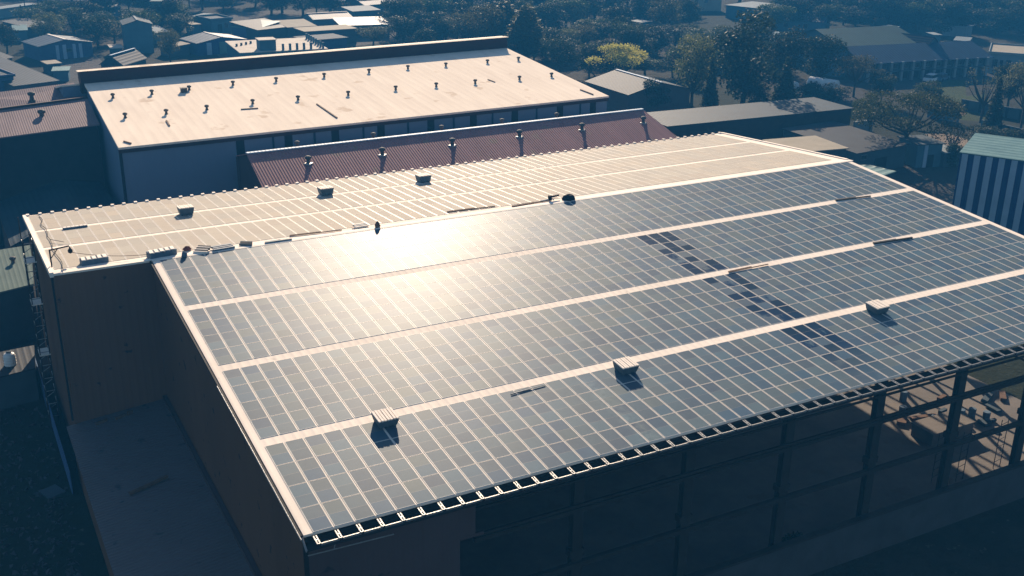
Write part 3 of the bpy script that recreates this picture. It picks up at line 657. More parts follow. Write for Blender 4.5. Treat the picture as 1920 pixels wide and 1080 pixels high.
for i, u in enumerate((551,684,811,931,1046)):
    p = r1.lerp(r2, (u-462)/(1205-462)*.97); vent(p+nr*1.1+Vector((0,0,-.18)), 'small vent peeping over the ridge of the red shed, %s from the left' % ordw(i+1), 'vents behind the ridge of the red shed', .8)

# sheds on the left of the cream roof
def mono(name, label, cat, corners, mroof, mwall, th=.12, zg=ZG, front=True):
    a, b, c, d = [Vector(x) for x in corners]
    t = thing(name, label, cat, (a.x,a.y,zg), world=True)
    q = MB(); q.slab([a,b,c,d], th); q.build('roof', mroof, t)
    ce = (a+b+c+d)/4; ins = [x+(ce-x)*.03 for x in (a,b,c,d)]
    q = MB(); q.hexa([Vector((x.x,x.y,zg)) for x in ins], [x-Vector((0,0,th+.02)) for x in ins]); q.build('wall', mwall, t)
    return t
a, b = at(-60,266,-2.4), at(187,233,-2.4); c, d = at(163.5,184,-1.0), at(-60,214,-1.0)
t = mono('shed', 'near shed with faded red corrugated roof left of the cream roof', 'shed', (a,b,c,d), M['pink2'], M['slot'])
q = MB(); q.bar(c+Vector((0,0,.1)), d+Vector((0,0,.1)), .3, .22); q.build('ridge_cap', M['maroon'], t)
vent(at(79,220,-1.8)-Vector((0,0,.1)), 'dark vent with a long shadow on the nearer faded red roof', 'turbine vents on the faded red roofs', 1.2)
a, b = at(-60,217,-2.2), at(164,193,-2.2); c, d = at(138,155,-.9), at(-60,180,-.9)
mono('shed', 'second faded red roofed shed just behind the nearer one on the left', 'shed', (a,b,c,d), M['pink2'], M['slot'])
vent(at(60,186,-1.5)-Vector((0,0,.1)), 'dark vent with a long shadow on the farther faded red roof', 'turbine vents on the faded red roofs', 1.2)
vent(at(71,202,-1.6)-Vector((0,0,.5)), 'dark vent top peeping from between the two faded red roofs', 'turbine vents on the faded red roofs', 1.0)
# low shaded gable shed and green sheet roof
g1, g2 = at(110,328,-8.0), at(135,398,-8.0)
l1, l2 = at(-20,352,-9.3), at(20,462,-9.3)
t = thing('shed', 'low shaded shed with blue grey roof behind the left end of the solar roof', 'shed', (g1.x,g1.y,ZG), world=True)
q = MB(); q.slab([l2, g2, g1, l1], .12); q.build('roof_slope', M['grey_roof'], t)
q = MB(); q.slab([g2, Vector((4.5,g2.y,-9.0)), Vector((4.2,g1.y,-9.0)), g1], .12); q.build('roof_slope', M['grey_roof'], t)
q = MB(); q.hexa([(l2.x+.3,l2.y+.3,ZG),(4.2,g2.y+.3,ZG),(4.0,g1.y-.3,ZG),(l1.x+.3,l1.y-.3,ZG)], [(l2.x+.3,l2.y+.3,-9.45),(4.2,g2.y+.3,-9.45),(4.0,g1.y-.3,-9.45),(l1.x+.3,l1.y-.3,-9.45)]); q.build('wall', M['wall_front'], t)
a, b, c, d = at(-50,560,-9.6), at(63,532,-9.6), at(58,459,-9.2), at(-50,476,-9.2)
mono('shed', 'small shed with pale green sheet roof at the left frame edge', 'shed', (a,b,c,d), M['teal_sheet'], M['slot'])
vent(at(25,494,-9.4), 'dark vent on the pale green roof', 'x', .8).pop('group')
a, b, c, d = at(-40,716,-12.2), at(66,690,-12.2), at(64,647,-12.2), at(-40,668,-12.2)
mono('outbuilding', 'flat roofed brown outbuilding carrying a white water tank', 'outbuilding', (a,b,c,d), M['brown_roof'], M['plaster_grey'])
p = at(20,684,-12.2); t = thing('water_tank', 'white ribbed water tank with domed lid standing on flat roof', 'water tank', p)
q = MB(); q.lathe([(.42,0),(.46,.06),(.44,.2),(.47,.3),(.44,.42),(.47,.54),(.44,.66),(.46,.78),(.38,.95),(.2,1.06)], n=16); q.build('tank_body', M['tank_white'], t)
q = MB(); q.lathe([(.2,1.06),(.2,1.14),(.12,1.17)], n=12); q.build('lid', M['plaster_grey'], t)

def bld(uA, vA, uB, vB, ze, depth, label, roof, mwall, mroof, rise=.9, name='building', cat='building', stripes=None, wins=(), over=.3, parapet=.0, ridgebar=None, door=None, zg=ZG, swap=False):
    """front eave from pixel A to pixel B at height ze; local x along the front, y away from the viewer"""
    A, B = at(uA,vA,ze), at(uB,vB,ze); L = (B-A).to_2d().length; th = math.atan2(B.y-A.y, B.x-A.x)
    t = thing(name, label, cat, (A.x,A.y,zg), th); h = ze-zg; D = depth
    q = MB(); q.box(0,L,0,D,0,h)
    if roof == 'gable_y': 
        q.face([(0,-.001,h),(L,-.001,h),(L/2,-.001,h+rise)]); q.face([(0,D+.001,h),(L/2,D+.001,h+rise),(L,D+.001,h)])
    if roof == 'gable_x':
        q.face([(-.001,0,h),(-.001,D/2,h+rise),(-.001,D,h)]); q.face([(L+.001,0,h),(L+.001,D,h),(L+.001,D/2,h+rise)])
    q.build('wall', mwall, t)
    o = over
    if roof == 'gable_y':
        for s_ in (0, 1):
            q = MB(); x0 = -o if s_ == 0 else L+o; z0 = h-rise*o/(L/2)+.02
            pts = [(x0,-o,z0+.1),(L/2,-o,h+rise+.12),(L/2,D+o,h+rise+.12),(x0,D+o,z0+.1)]
            q.slab(pts if s_ == 0 else pts[::-1], .1); q.build('roof_slope', mroof, t)
    elif roof == 'gable_x':
        for s_ in (0, 1):
            q = MB(); y0 = -o if s_ == 0 else D+o; z0 = h-rise*o/(D/2)+.02
            pts = [(-o,y0,z0+.1),(L+o,y0,z0+.1),(L+o,D/2,h+rise+.12),(-o,D/2,h+rise+.12)]
            q.slab(pts if s_ == 0 else pts[::-1], .1); q.build('roof_slope', mroof, t)
    elif roof == 'mono':
        q = MB(); q.slab([(-o,-o,h+.12),(L+o,-o,h+.12),(L+o,D+o,h+.12+rise),(-o,D+o,h+.12+rise)], .1); q.build('roof', mroof, t)
        if rise > 0:
            q = MB(); q.hexa([(0.01,.4,h-.01),(L-.01,.4,h-.01),(L-.01,D-.01,h-.01),(.01,D-.01,h-.01)],[(0.01,.4,h+.01),(L-.01,.4,h+.01),(L-.01,D-.01,h+rise-.02),(.01,D-.01,h+rise-.02)]); q.build('upper_wall', mwall, t)
    else:
        q = MB(); q.box(-o,L+o,-o,D+o,h+.003,h+.15); q.build('roof', mroof, t)
        if parapet:
            for x0,x1,y0,y1 in ((-o,L+o,-o,-o+.2),(-o,L+o,D+o-.2,D+o),(-o,-o+.2,-o+.202,D+o-.202),(L+o-.2,L+o,-o+.202,D+o-.202)):
                q = MB(); q.box(x0,x1,y0,y1,h+.153,h+.153+parapet); q.build('parapet', mwall, t)
    if ridgebar:
        q = MB()
        if roof == 'gable_y': q.box(L/2-.25,L/2+.25,-o-.02,D+o+.02,h+rise+.1,h+rise+.2)
        else: q.box(-o-.02,L+o+.02,D/2-.25,D/2+.25,h+rise+.1,h+rise+.2)
        q.build('ridge_cap', ridgebar, t)
    for (f0, f1, mm) in (stripes or ()):
        q = MB(); q.box(L*f0, L*f1, -.06, -.003, 0, h-.02); q.build('cladding_strip', mm, t)
    for wd in wins:
        f0, f1, z0, z1 = wd[:4]
        q = MB(); q.box(L*f0-.08, L*f1+.08, -.07, -.004, h*z0-.08, h*z1+.08); f_ = q.build('window', M['plaster_white'] if mwall is not M['plaster_white'] else M['plaster_grey'], t)
        q = MB(); q.box(L*f0, L*f1, -.085, -.072, h*z0, h*z1); q.build('pane', M['glass'], f_)
    if door:
        q = MB(); q.box(L*door[0], L*door[1], -.06, -.005, .02, h*door[2]); q.build('door', M['slot'], t)
    return t
# --- upper left: workshops and houses
bld(73,88,172,79,-11.9,9.5,'blue grey gabled shed with pale stripes and a lit ridge, upper left','gable_y',M['blue_paint'],M['blue_roof'],1.0,'shed','shed',stripes=[(.3,.36,M['pale_stripe']),(.43,.5,M['pale_stripe']),(.62,.68,M['pale_stripe']),(.74,.8,M['pale_stripe'])],ridgebar=M['white_trim'],wins=[(.5,.6,.5,.7)])
bld(370,82,461,74,-12.3,9.0,'blue striped gabled shed standing behind the cream roof','gable_y',M['navy_stripe'],M['blue_roof'],.95,'shed','shed',stripes=[(.18,.28,M['pale_stripe']),(.44,.6,M['teal_light']),(.74,.84,M['pale_stripe'])],ridgebar=M['white_trim'])
bld(232,47,284,45,-8.6,7.5,'tall blank grey blue tower block with bowed lit top, upper left','gable_y',M['plaster_teal'],M['plaster_grey'],.9,'tower_block','building',ridgebar=M['plaster_white'])
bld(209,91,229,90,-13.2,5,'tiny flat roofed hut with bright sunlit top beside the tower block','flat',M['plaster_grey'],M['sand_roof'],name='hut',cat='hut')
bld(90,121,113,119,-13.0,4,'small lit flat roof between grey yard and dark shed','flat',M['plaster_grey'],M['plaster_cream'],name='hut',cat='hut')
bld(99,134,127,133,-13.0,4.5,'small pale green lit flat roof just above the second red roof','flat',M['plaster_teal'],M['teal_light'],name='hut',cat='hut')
bld(189,120,231,122,-12.2,9,'dark gabled house with pale ridge just beyond the cream roof','gable_y',M['dark_roof'],M['dark_roof'],1.7,'house','house',ridgebar=M['pale_stripe'])
bld(28,162,108,152,-12.0,28,'large dark shed roof in shade with pale streaks, upper left','mono',M['wall_front'],M['dark_roof'],1.6,'shed','shed')
bld(-30,149,25,143,-11.0,10,'dark blue block with lit edge at the left frame edge','flat',M['blue_paint'],M['dark_roof'],name='house',cat='house',parapet=.3)
bld(-30,118,22,108,-12.0,12,'dark roofed house behind the blue block at left frame edge','gable_x',M['plaster_grey'],M['dark_roof'],1.5,'house','house')
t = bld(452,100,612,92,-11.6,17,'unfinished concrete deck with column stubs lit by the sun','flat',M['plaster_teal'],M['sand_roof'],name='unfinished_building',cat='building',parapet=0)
Lq = (at(612,92,-11.6)-at(452,100,-11.6)).length; hq = -11.6-ZG+.15
for i in range(8):
    q = MB(); x = Lq-.5; y = .8+i*2.1; q.box(x-.2,x+.2,y-.2,y+.2,hq,hq+1.2); q.build('column_stub', M['plaster_teal'], t)
for i in range(5):
    q = MB(); x = 9.0+i*1.5; q.box(x-.22,x+.22,.5,.95,hq,hq+1.3); q.build('column_stub', M['plaster_teal'], t)
for i in range(4):
    q = MB(); x = .8+i*1.2; q.box(x-.2,x+.2,9.0+i,9.4+i,hq,hq+.5); q.build('column_stub', M['plaster_grey'], t)
q = MB(); q.box(4.2,7.6,1.0,4.6,hq,hq+2.1); rm = q.build('stair_room', M['plaster_teal'], t)
q = MB(); q.box(4.0,7.8,.8,4.8,hq+2.103,hq+2.25); q.build('slab', M['sand_roof'], rm)
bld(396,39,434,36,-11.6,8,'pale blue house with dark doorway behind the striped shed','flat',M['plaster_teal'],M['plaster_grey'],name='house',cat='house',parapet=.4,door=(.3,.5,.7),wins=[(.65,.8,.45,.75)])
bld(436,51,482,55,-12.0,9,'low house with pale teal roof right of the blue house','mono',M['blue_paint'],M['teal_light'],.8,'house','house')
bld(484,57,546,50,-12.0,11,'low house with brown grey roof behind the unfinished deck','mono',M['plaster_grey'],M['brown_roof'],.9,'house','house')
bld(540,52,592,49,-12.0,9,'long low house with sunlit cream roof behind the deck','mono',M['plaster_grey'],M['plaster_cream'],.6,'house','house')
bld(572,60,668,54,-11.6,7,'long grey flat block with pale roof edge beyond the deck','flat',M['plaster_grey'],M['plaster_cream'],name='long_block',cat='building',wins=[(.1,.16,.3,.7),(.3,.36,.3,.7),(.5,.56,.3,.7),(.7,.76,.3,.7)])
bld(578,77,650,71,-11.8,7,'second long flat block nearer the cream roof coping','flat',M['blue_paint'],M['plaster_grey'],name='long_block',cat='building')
bld(640,49,730,46,-12.0,10,'low sprawling house with pale roof right of the long block','mono',M['plaster_grey'],M['blue_roof'],.7,'house','house')
bld(588,37,660,33,-12.0,8,'house with thin bright ridge line near the upper frame edge','gable_x',M['plaster_teal'],M['blue_roof'],1.0,'house','house',ridgebar=M['white_trim'])
bld(662,22,712,19,-12.0,7,'distant house with pale roof edge left of the tree belt','mono',M['plaster_teal'],M['plaster_white'],.5,'house','house')
bld(684,10,746,5,-12.0,7,'farthest pale house at the upper edge above the cream roof','gable_x',M['plaster_teal'],M['blue_roof'],1.0,'house','house',ridgebar=M['white_trim'])
bld(778,30,806,30,-12.5,5,'small distant white wall among trees above the cream roof','flat',M['plaster_white'],M['plaster_white'],name='hut',cat='hut')
bld(296,18,318,16,-12.0,5,'small house with bright pinkish roof near the upper left edge','gable_x',M['plaster_grey'],M['plaster_cream'],.9,'house','house')
bld(283,3,301,3,-7.5,5,'narrow pale teal tower at the upper left edge','flat',M['teal_sheet'],M['teal_sheet'],name='tower',cat='tower')
bld(-10,19,70,8,-12.6,4,'long pale wall like building in the far upper left corner','flat',M['plaster_white'],M['plaster_white'],name='long_block',cat='building')
bld(52,28,82,26,-12.5,5,'small far house with thin bright roof edge, upper left','gable_x',M['plaster_teal'],M['blue_roof'],.8,'house','house',ridgebar=M['white_trim'])
bld(50,52,98,46,-12.3,9,'cluttered dark house with patchy bright roof, upper left','mono',M['plaster_grey'],M['grey_roof'],.8,'house','house')
bld(26,58,50,57,-12.5,6,'small pale teal roofed house behind dark tree, upper left','mono',M['plaster_teal'],M['teal_light'],.5,'house','house')
bld(180,16,226,14,-12.3,6,'distant low house with pale top above the gabled shed','flat',M['plaster_teal'],M['plaster_white'],name='house',cat='house')
bld(290,62,316,60,-12.4,7,'pale teal house just right of the tower block','mono',M['plaster_teal'],M['plaster_white'],.6,'house','house')
bld(300,86,316,90,-13.0,5,'low lean-to with sunlit roof right of the tower block','mono',M['plaster_grey'],M['plaster_cream'],.4,'hut','hut')
bld(362,31,382,33,-12.3,4,'tiny far hut with bright sloped roof above the striped shed','mono',M['plaster_grey'],M['plaster_white'],.4,'hut','hut')
bld(360,47,376,46,-12.5,5,'small hut with pinkish roof left of the pale blue house','flat',M['plaster_teal'],M['plaster_cream'],name='hut',cat='hut')
# --- right side
bld(1100,153,1179,178,-11.0,13,'dark roofed house right of the cream roof with pale ridge edge','gable_x',M['wall_front'],M['dark_roof'],1.6,'house','house',ridgebar=M['pale_stripe'])
bld(1252,238,1597,204,-9.6,9,'long low dark brick building with weathered flat roof','flat',M['brick_dark'],M['grey_roof'],name='long_block',cat='building',over=.25,wins=[(.62,.645,.35,.6),(.78,.8,.35,.6)])
bld(1606,288,1700,272,-11.8,14,'grey blue house with red brown roof below the spreading tree','mono',M['plaster_grey'],M['brown_roof'],.7,'house','house',wins=[(.1,.2,.68,.86)],door=(.38,.62,.62))
bld(1490,287,1586,279,-9.0,7,'low cream flat roof just beyond the solar roof edge','flat',M['plaster_grey'],M['plaster_cream'],name='outbuilding',cat='outbuilding')
bld(1722,272,1768,270,-11.6,5,'small pale blue hut with dark doorway left of the striped shed','flat',M['plaster_teal'],M['plaster_grey'],name='hut',cat='hut',door=(.45,.7,.55),stripes=[(.28,.42,M['pale_stripe'])])
bld(1772,287,1802,283,-12.8,4,'tiny lit white awning shelter beside the striped shed','flat',M['plaster_grey'],M['plaster_white'],name='shelter',cat='shelter')
t = bld(1801,287,1990,312,-4.6,9,'tall shed clad in navy and pale vertical stripes at right edge','mono',M['navy_stripe'],M['teal_light'],.5,'shed','shed',stripes=[(x,x+.062,M['pale_stripe']) for x in (.02,.145,.27,.395,.52,.645,.77,.895)],over=.12)
sch = bld(1622,117,1852,105,-11.0,13,'long school like block with white pillars and dark blue roof','gable_x',M['plaster_grey'],M['blue_roof'],2.2,'school_block','building',over=.9)
Lq = (at(1852,105,-11)-at(1622,117,-11)).length
for i in range(12):
    q = MB(); x = .6+i*(Lq-1.2)/11; q.box(x-.28,x+.28,-.95,-.4,.0,3.9); q.build('pillar', M['plaster_white'], sch)
    if i < 11:
        q = MB(); x2 = x+(Lq-1.2)/22; q.box(x2-.75,x2+.75,-.08,-.004,2.4,3.5); wf = q.build('window', M['plaster_white'], sch)
        q = MB(); q.box(x2-.68,x2+.68,-.1,-.083,2.5,3.4); q.build('pane', M['glass'], wf)
        q = MB(); q.box(x2-.8,x2+.8,-.08,-.004,.3,1.7); q.build('opening', M['slot'], sch)
q = MB(); q.box(0,Lq,-.96,-.3,1.9,2.15); q.build('balcony', M['plaster_grey'], sch)
t = bld(1590,94,1737,86,-9.4,22,'green roofed hall rising behind the pillared block','gable_x',M['plaster_teal'],M['green_roof'],2.8,'hall','building',over=.6)
Lq = (at(1737,86,-9.4)-at(1590,94,-9.4)).length
for f in (.2,.62):
    q = MB(); q.slab([(Lq*f,.2,5.9),(Lq*f+1.6,.2,5.9),(Lq*f+1.2,1.2,6.1),(Lq*f-.4,1.2,6.1)],.05); q.build('skylight', M['white_trim'], t)
bld(1737,88,1760,84,-9.4,20,'dark gabled wing right of the green roofed hall','gable_y',M['plaster_teal'],M['dark_roof'],1.8,'wing','building')
bld(1574,118,1618,112,-12.0,10,'small hip like pale roof wing at left of the pillared block','gable_x',M['plaster_teal'],M['blue_roof'],1.2,'wing','building',ridgebar=M['pale_stripe'])
bld(1856,100,1940,106,-10.8,14,'white fronted house with pale flat roof at the right edge','flat',M['plaster_white'],M['plaster_cream'],name='house',cat='house',wins=[(.1,.2,.3,.7),(.4,.5,.3,.7)],door=(.26,.33,.7),parapet=.3)
bld(1362,10,1437,18,-11.4,14,'pale blue house with two dark windows at the upper edge','flat',M['plaster_teal'],M['plaster_white'],name='house',cat='house',wins=[(.32,.42,.4,.75),(.7,.8,.35,.7)],door=(.52,.56,.5))
bld(1278,-8,1354,-8,-10.4,14,'cream building with three small windows at the upper frame edge','flat',M['plaster_cream'],M['plaster_cream'],name='building',cat='building',wins=[(.08,.15,.55,.8),(.34,.41,.55,.8),(.58,.65,.55,.8)])
bld(1452,36,1545,42,-12.0,11,'low grey blue house with thin bright ridge, upper right','gable_x',M['plaster_teal'],M['blue_roof'],1.3,'house','house',ridgebar=M['white_trim'],wins=[(.2,.28,.4,.75),(.6,.68,.4,.75)])
bld(1330,96,1356,94,-11.5,5,'pale teal two storey house half hidden by dark trees','flat',M['plaster_teal'],M['plaster_teal'],name='house',cat='house',parapet=.3)
bld(1453,66,1477,65,-10.8,4,'square pale box building standing over dark round trees','flat',M['plaster_white'],M['plaster_teal'],name='tower',cat='building')
bld(1488,78,1560,80,-11.6,8,'pale teal roof glimpsed between the dark round trees','mono',M['plaster_teal'],M['teal_light'],1.0,'house','house')
bld(1752,66,1764,66,-12.0,4,'tiny pale kiosk beyond the green roofed hall','flat',M['plaster_teal'],M['plaster_white'],name='kiosk',cat='hut')
bld(1770,48,1812,52,-12.4,5,'far row of small white sheds at the upper right','flat',M['plaster_white'],M['plaster_white'],name='shed',cat='shed')
bld(1645,52,1664,55,-12.6,4,'small far white shed above the green roof','mono',M['plaster_white'],M['plaster_white'],.4,'shed','shed')
bld(1790,76,1816,78,-12.6,4,'small far lit shed behind the white fronted house','mono',M['plaster_teal'],M['plaster_white'],.4,'shed','shed')
bld(1180,40,1204,43,-12.6,4,'far row of bright roof lights deep in the tree belt','flat',M['plaster_teal'],M['plaster_white'],name='shed',cat='shed')
# boundary walls
def wall(pts, h, th, label, m_, mc, posts=0):
    A, B = pts; L = (B-A).to_2d().length; t = thing('boundary_wall', label, 'wall', (A.x,A.y,ZG), math.atan2(B.y-A.y,B.x-A.x))
    q = MB(); q.box(0,L,0,th,0,h); q.build('wall', m_, t)
    q = MB(); q.box(-.05,L+.05,-.06,th+.06,h+.003,h+.12); q.build('coping', mc, t)
    for i in range(posts):
        x = L*(i+.5)/posts; q = MB(); q.box(x-.2,x+.2,-.15,-.004,0,h+.25-.3); q.build('post', M['slot'], t)
wall((at(1738,220), at(1796,230)), 2.6, .3, 'grey boundary wall with sunlit top beside the track', M['plaster_teal'], M['plaster_cream'])
wall((at(1836,252), at(1975,284)), 2.3, .25, 'pale boundary wall with dark posts at right edge', M['plaster_teal'], M['plaster_grey'], 9)
wall((at(1262,196), at(1292,192)), 2.4, .25, 'short pale sunlit wall beyond the dark roofed house', M['plaster_white'], M['plaster_white'])
wall((at(1600,250), at(1635,246)), 1.8, .25, 'low pale wall behind the long brick building end', M['plaster_white'], M['plaster_white'])
wall((at(1800,205), at(1925,228)), 1.8, .25, 'dim long wall beyond the bare trees at right', M['plaster_grey'], M['plaster_grey'], 5)
# tankers and vehicles
def tanker(u1, v1, u2, v2, r_, label):
    A, B = at(u1,v1), at(u2,v2); L = (B-A).to_2d().length; t = thing('tank_trailer', label, 'tank trailer', (A.x,A.y,ZG), math.atan2(B.y-A.y,B.x-A.x))
    q = MB(); n = 20; k = len(q.v); prof = [(-.35,.25),(-.2,.75),(0,1),(L*.5,1),(L,1),(L+.2,.75),(L+.35,.25)]
    for x, f in prof:
        for i in range(n): a_ = 6.28319*i/n; q.v.append(Vector((x, r_*f*math.cos(a_), 1.1+r_+r_*f*math.sin(a_))))
    for j in range(len(prof)-1):
        for i in range(n): q.f.append([k+j*n+i,k+j*n+(i+1) % n,k+(j+1)*n+(i+1) % n,k+(j+1)*n+i]); q.mi.append(0)
    q.f.append([k+i for i in range(n)]); q.f.append([k+(len(prof)-1)*n+i for i in range(n)]); q.mi += [0,0]; q.build('tank', M['tank_white'], t)
    q = MB(); q.box(.1,L-.1,-.5,.5,.75,1.08); q.build('chassis', M['steel_dark'], t)
    for x in (L*.15,L*.7,L*.85):
        for s_ in (-1,1):
            q = MB(); q.tube((x,s_*.95,.5),(x,s_*.65,.5),.5,n=14); q.build('wheel', M['black'], t)
    q = MB(); q.lathe([(.3,1.1+2*r_-.05),(.3,1.1+2*r_+.15)], (L*.5,0,0), 10); q.build('hatch', M['steel_grey'], t)
tanker(1516,178,1566,186,1.25,'long white tank trailer with a sunlit top among trees')
tanker(1470,184,1488,188,1.2,'short white tank seen end on left of the long tank trailer')
def car(u, v, rz, L, W, H, label, m_, name='parked_car', cat='car', pickup=False):
    p = at(u, v); t = thing(name, label, cat, p, rz)
    q = MB(); q.hexa([(-L/2,-W/2,.35),(L/2,-W/2,.35),(L/2,W/2,.35),(-L/2,W/2,.35)], [(-L/2+.08,-W/2+.06,H*.6),(L/2-.12,-W/2+.06,H*.55),(L/2-.12,W/2-.06,H*.55),(-L/2+.08,W/2-.06,H*.6)]); bd = q.build('body', m_, t)
    x0, x1 = (-.1, L*.25) if pickup else (-L*.38, L*.22)
    q = MB(); q.hexa([(x0,-W/2+.1,H*.55),(x1+.45,-W/2+.1,H*.55),(x1+.45,W/2-.1,H*.55),(x0,W/2-.1,H*.55)], [(x0+.3,-W/2+.22,H-.06),(x1-.1,-W/2+.22,H-.06),(x1-.1,W/2-.22,H-.06),(x0+.3,W/2-.22,H-.06)]); q.build('windows', M['glass'], t)
    q = MB(); q.box(x0+.28,x1-.08,-W/2+.2,W/2-.2,H-.057,H); q.build('cabin_roof', m_, t)
    for x in (-L*.31, L*.31):
        for s_ in (-1,1):
            q = MB(); q.tube((x,s_*W*.5,.34),(x,s_*W*.36,.34),.34,n=14); q.build('wheel', M['black'], t)
car(1746,153,.35,4.6,1.9,1.6,'white car parked before the pillared block',M['car_white'])
car(1765,151,.3,4.4,1.8,1.5,'grey car parked right behind the white car',M['tarp_blue'])
car(1744,188,.9,7.0,2.4,2.9,'dull red truck standing on the lawn edge by the track',M['car_red'],'truck','truck',True)

#@TREES
for i, (u, vb, vt) in enumerate(((51,44,-4),(76,42,-6),(158,60,4))):
    p = at(u, vb); h = (vb-vt)*(p-CAM).dot(fw)/F_PX/math.cos(PIT)
    t = thing('utility_pole', 'thin dark utility pole in the far upper left, %s from the left' % ordw(i+1), 'pole', p, R(35), 'utility poles in the far upper left')
    q = MB(); q.tube((0,0,0),(0,0,h),.16,.1); q.build('pole', M['steel_dark'], t)
    q = MB(); q.box(-1.0,1.0,-.08,.08,h-.7,h-.5); q.build('crossarm', M['steel_dark'], t)

# ------------------------------------------------------------------ trees
def crown_mesh(name, mats, seed, blobs, nleaf, size, flat=1.0):
    """blobs: (centre, radius xyz); leaf-sized quads scattered through the outer part of each blob"""
    rn = random.Random(seed); v = []; f = []
    tot = sum(b[1][0]*b[1][1]+b[1][0]*b[1][2] for b in blobs)
    for c, r_ in blobs:
        n = int(nleaf*(r_[0]*r_[1]+r_[0]*r_[2])/tot)
        for _ in range(n):
            d = Vector((rn.gauss(0,1), rn.gauss(0,1), rn.gauss(0,1))).normalized()
            if d.z < -.35 and rn.random() < .6: d.z = -d.z*.6
            k = rn.uniform(.55,1.08)**.6
            k *= 1+.16*math.sin(d.x*7+seed)*math.sin(d.y*8+d.z*6)
            p = Vector(c)+Vector((d.x*r_[0], d.y*r_[1], d.z*r_[2]))*k
            a = Vector((rn.gauss(0,1),rn.gauss(0,1),rn.gauss(0,1)*flat)).normalized(); b = a.cross(d+Vector((rn.gauss(0,.5),rn.gauss(0,.5),rn.gauss(0,.5))))
            if b.length < 1e-3: continue
            b.normalize(); s_ = size*rn.uniform(.5,1.35); s2 = s_*rn.uniform(.45,.8); i = len(v)
            v += [p-a*s_, p+b*s2, p+a*s_*.9, p-b*s2]; f.append([i,i+1,i+2,i+3])
    me = bpy.data.meshes.new(name); me.from_pydata(v, [], f); me.materials.append(mats); me.update(); return me
def limbs(blobs, r0_, fork, seed):
    rn = random.Random(seed); q = MB()
    q.tube((0,0,-.02),(rn.uniform(-.02,.02),rn.uniform(-.02,.02),fork), r0_, r0_*.7, 8)
    for c, r_ in blobs:
        c = Vector(c); s_ = Vector((0,0,fork*rn.uniform(.75,1.0))); mid = s_.lerp(c,.5)+Vector((rn.uniform(-.03,.03),rn.uniform(-.03,.03),-.02))
        q.tube(s_, mid, r0_*.5, r0_*.3, 6); q.tube(mid, c, r0_*.3, r0_*.1, 6)
    return q
def round_blobs(seed, n=14, rw=.36, z0=.34, z1=.86):
    rn = random.Random(seed); b = []
    for i in range(n):
        a = rn.uniform(0,6.28); z = rn.uniform(z0,z1); env = math.sin(math.pi*(z-z0+.12)/(z1-z0+.28))
        rr = rw*env*rn.uniform(.35,.95); s_ = rn.uniform(.11,.19)
        b.append(((math.cos(a)*rr, math.sin(a)*rr, z), (s_*1.15, s_*1.15, s_*.9)))
    b.append(((0,0,(z0+z1)/2),(rw*.55,rw*.55,(z1-z0)*.42))); return b
def spread_blobs(seed, n=18, rw=.55):
    rn = random.Random(seed); b = []
    for i in range(n):
        a = 6.28*i/n+rn.uniform(-.3,.3); rr = rw*rn.uniform(.2,1.0); z = .88-.35*(rr/rw)**2*rn.uniform(.6,1.1)-rn.uniform(0,.12)
        s_ = rn.uniform(.11,.2); b.append(((math.cos(a)*rr, math.sin(a)*rr, z), (s_*1.3, s_*1.3, s_*.6)))
    return b
TM = {}
def tree_type(key, leaf, blobs, nleaf, size, r0_, fork, seed):
    TM[key] = (crown_mesh(key+'_crown', M[leaf], seed, blobs, nleaf, size) if nleaf else None, limbs(blobs, r0_, fork, seed).mesh(key+'_trunk', M['bark']))
for i in range(3): b = round_blobs(20+i); tree_type('round%d' % i, ('leaf','leaf_dark','leaf_dark')[i], b, 5200, .019, .03, .3, i)
b = round_blobs(31, 18, .42); tree_type('olive', 'leaf_olive', b, 5200, .019, .03, .28, 5)
b = round_blobs(41, 20, .30, .2, .92); tree_type('tall', 'leaf', b, 5200, .019, .028, .25, 6)
b = round_blobs(42, 22, .26, .18, .93); tree_type('talldark', 'leaf_dark', b, 5200, .019, .028, .25, 8)
b = spread_blobs(51); tree_type('spread', 'leaf', b, 9000, .013, .032, .4, 9)
b = spread_blobs(52, 16, .6); tree_type('yellow', 'leaf_yellow', b, 5200, .018, .03, .35, 10)
b = spread_blobs(53, 20, .5); tree_type('dry', 'leaf_brown', b, 4200, .014, .028, .35, 11)
b = [((0,0,.1+.08*i),(.19*(1-i/11.5)+.012,.19*(1-i/11.5)+.012,.09)) for i in range(11)]; tree_type('conifer', 'leaf_dark', b, 4200, .02, .022, .2, 12)
b = [((0,0,.16+.075*i),(.10*math.sin(.5+i*.24)+.03,.10*math.sin(.5+i*.24)+.03,.1)) for i in range(11)]; tree_type('poplar', 'leaf_olive', b, 4200, .018, .02, .2, 13)
rn = random.Random(77); b = [((math.cos(i*1.3)*rn.uniform(.15,.42), math.sin(i*1.3)*rn.uniform(.15,.42), rn.uniform(.6,.98)), (.09,.09,.08)) for i in range(16)]; tree_type('bare', 'leaf_brown', b, 420, .014, .03, .35, 14)
b = [((math.cos(i*2.4)*.28*(i % 3)/2, math.sin(i*2.4)*.28*(i % 3)/2, .25+.12*(i % 4)),(.28,.28,.25)) for i in range(9)]; tree_type('bush', 'leaf_dark', b, 2600, .035, .03, .15, 15)
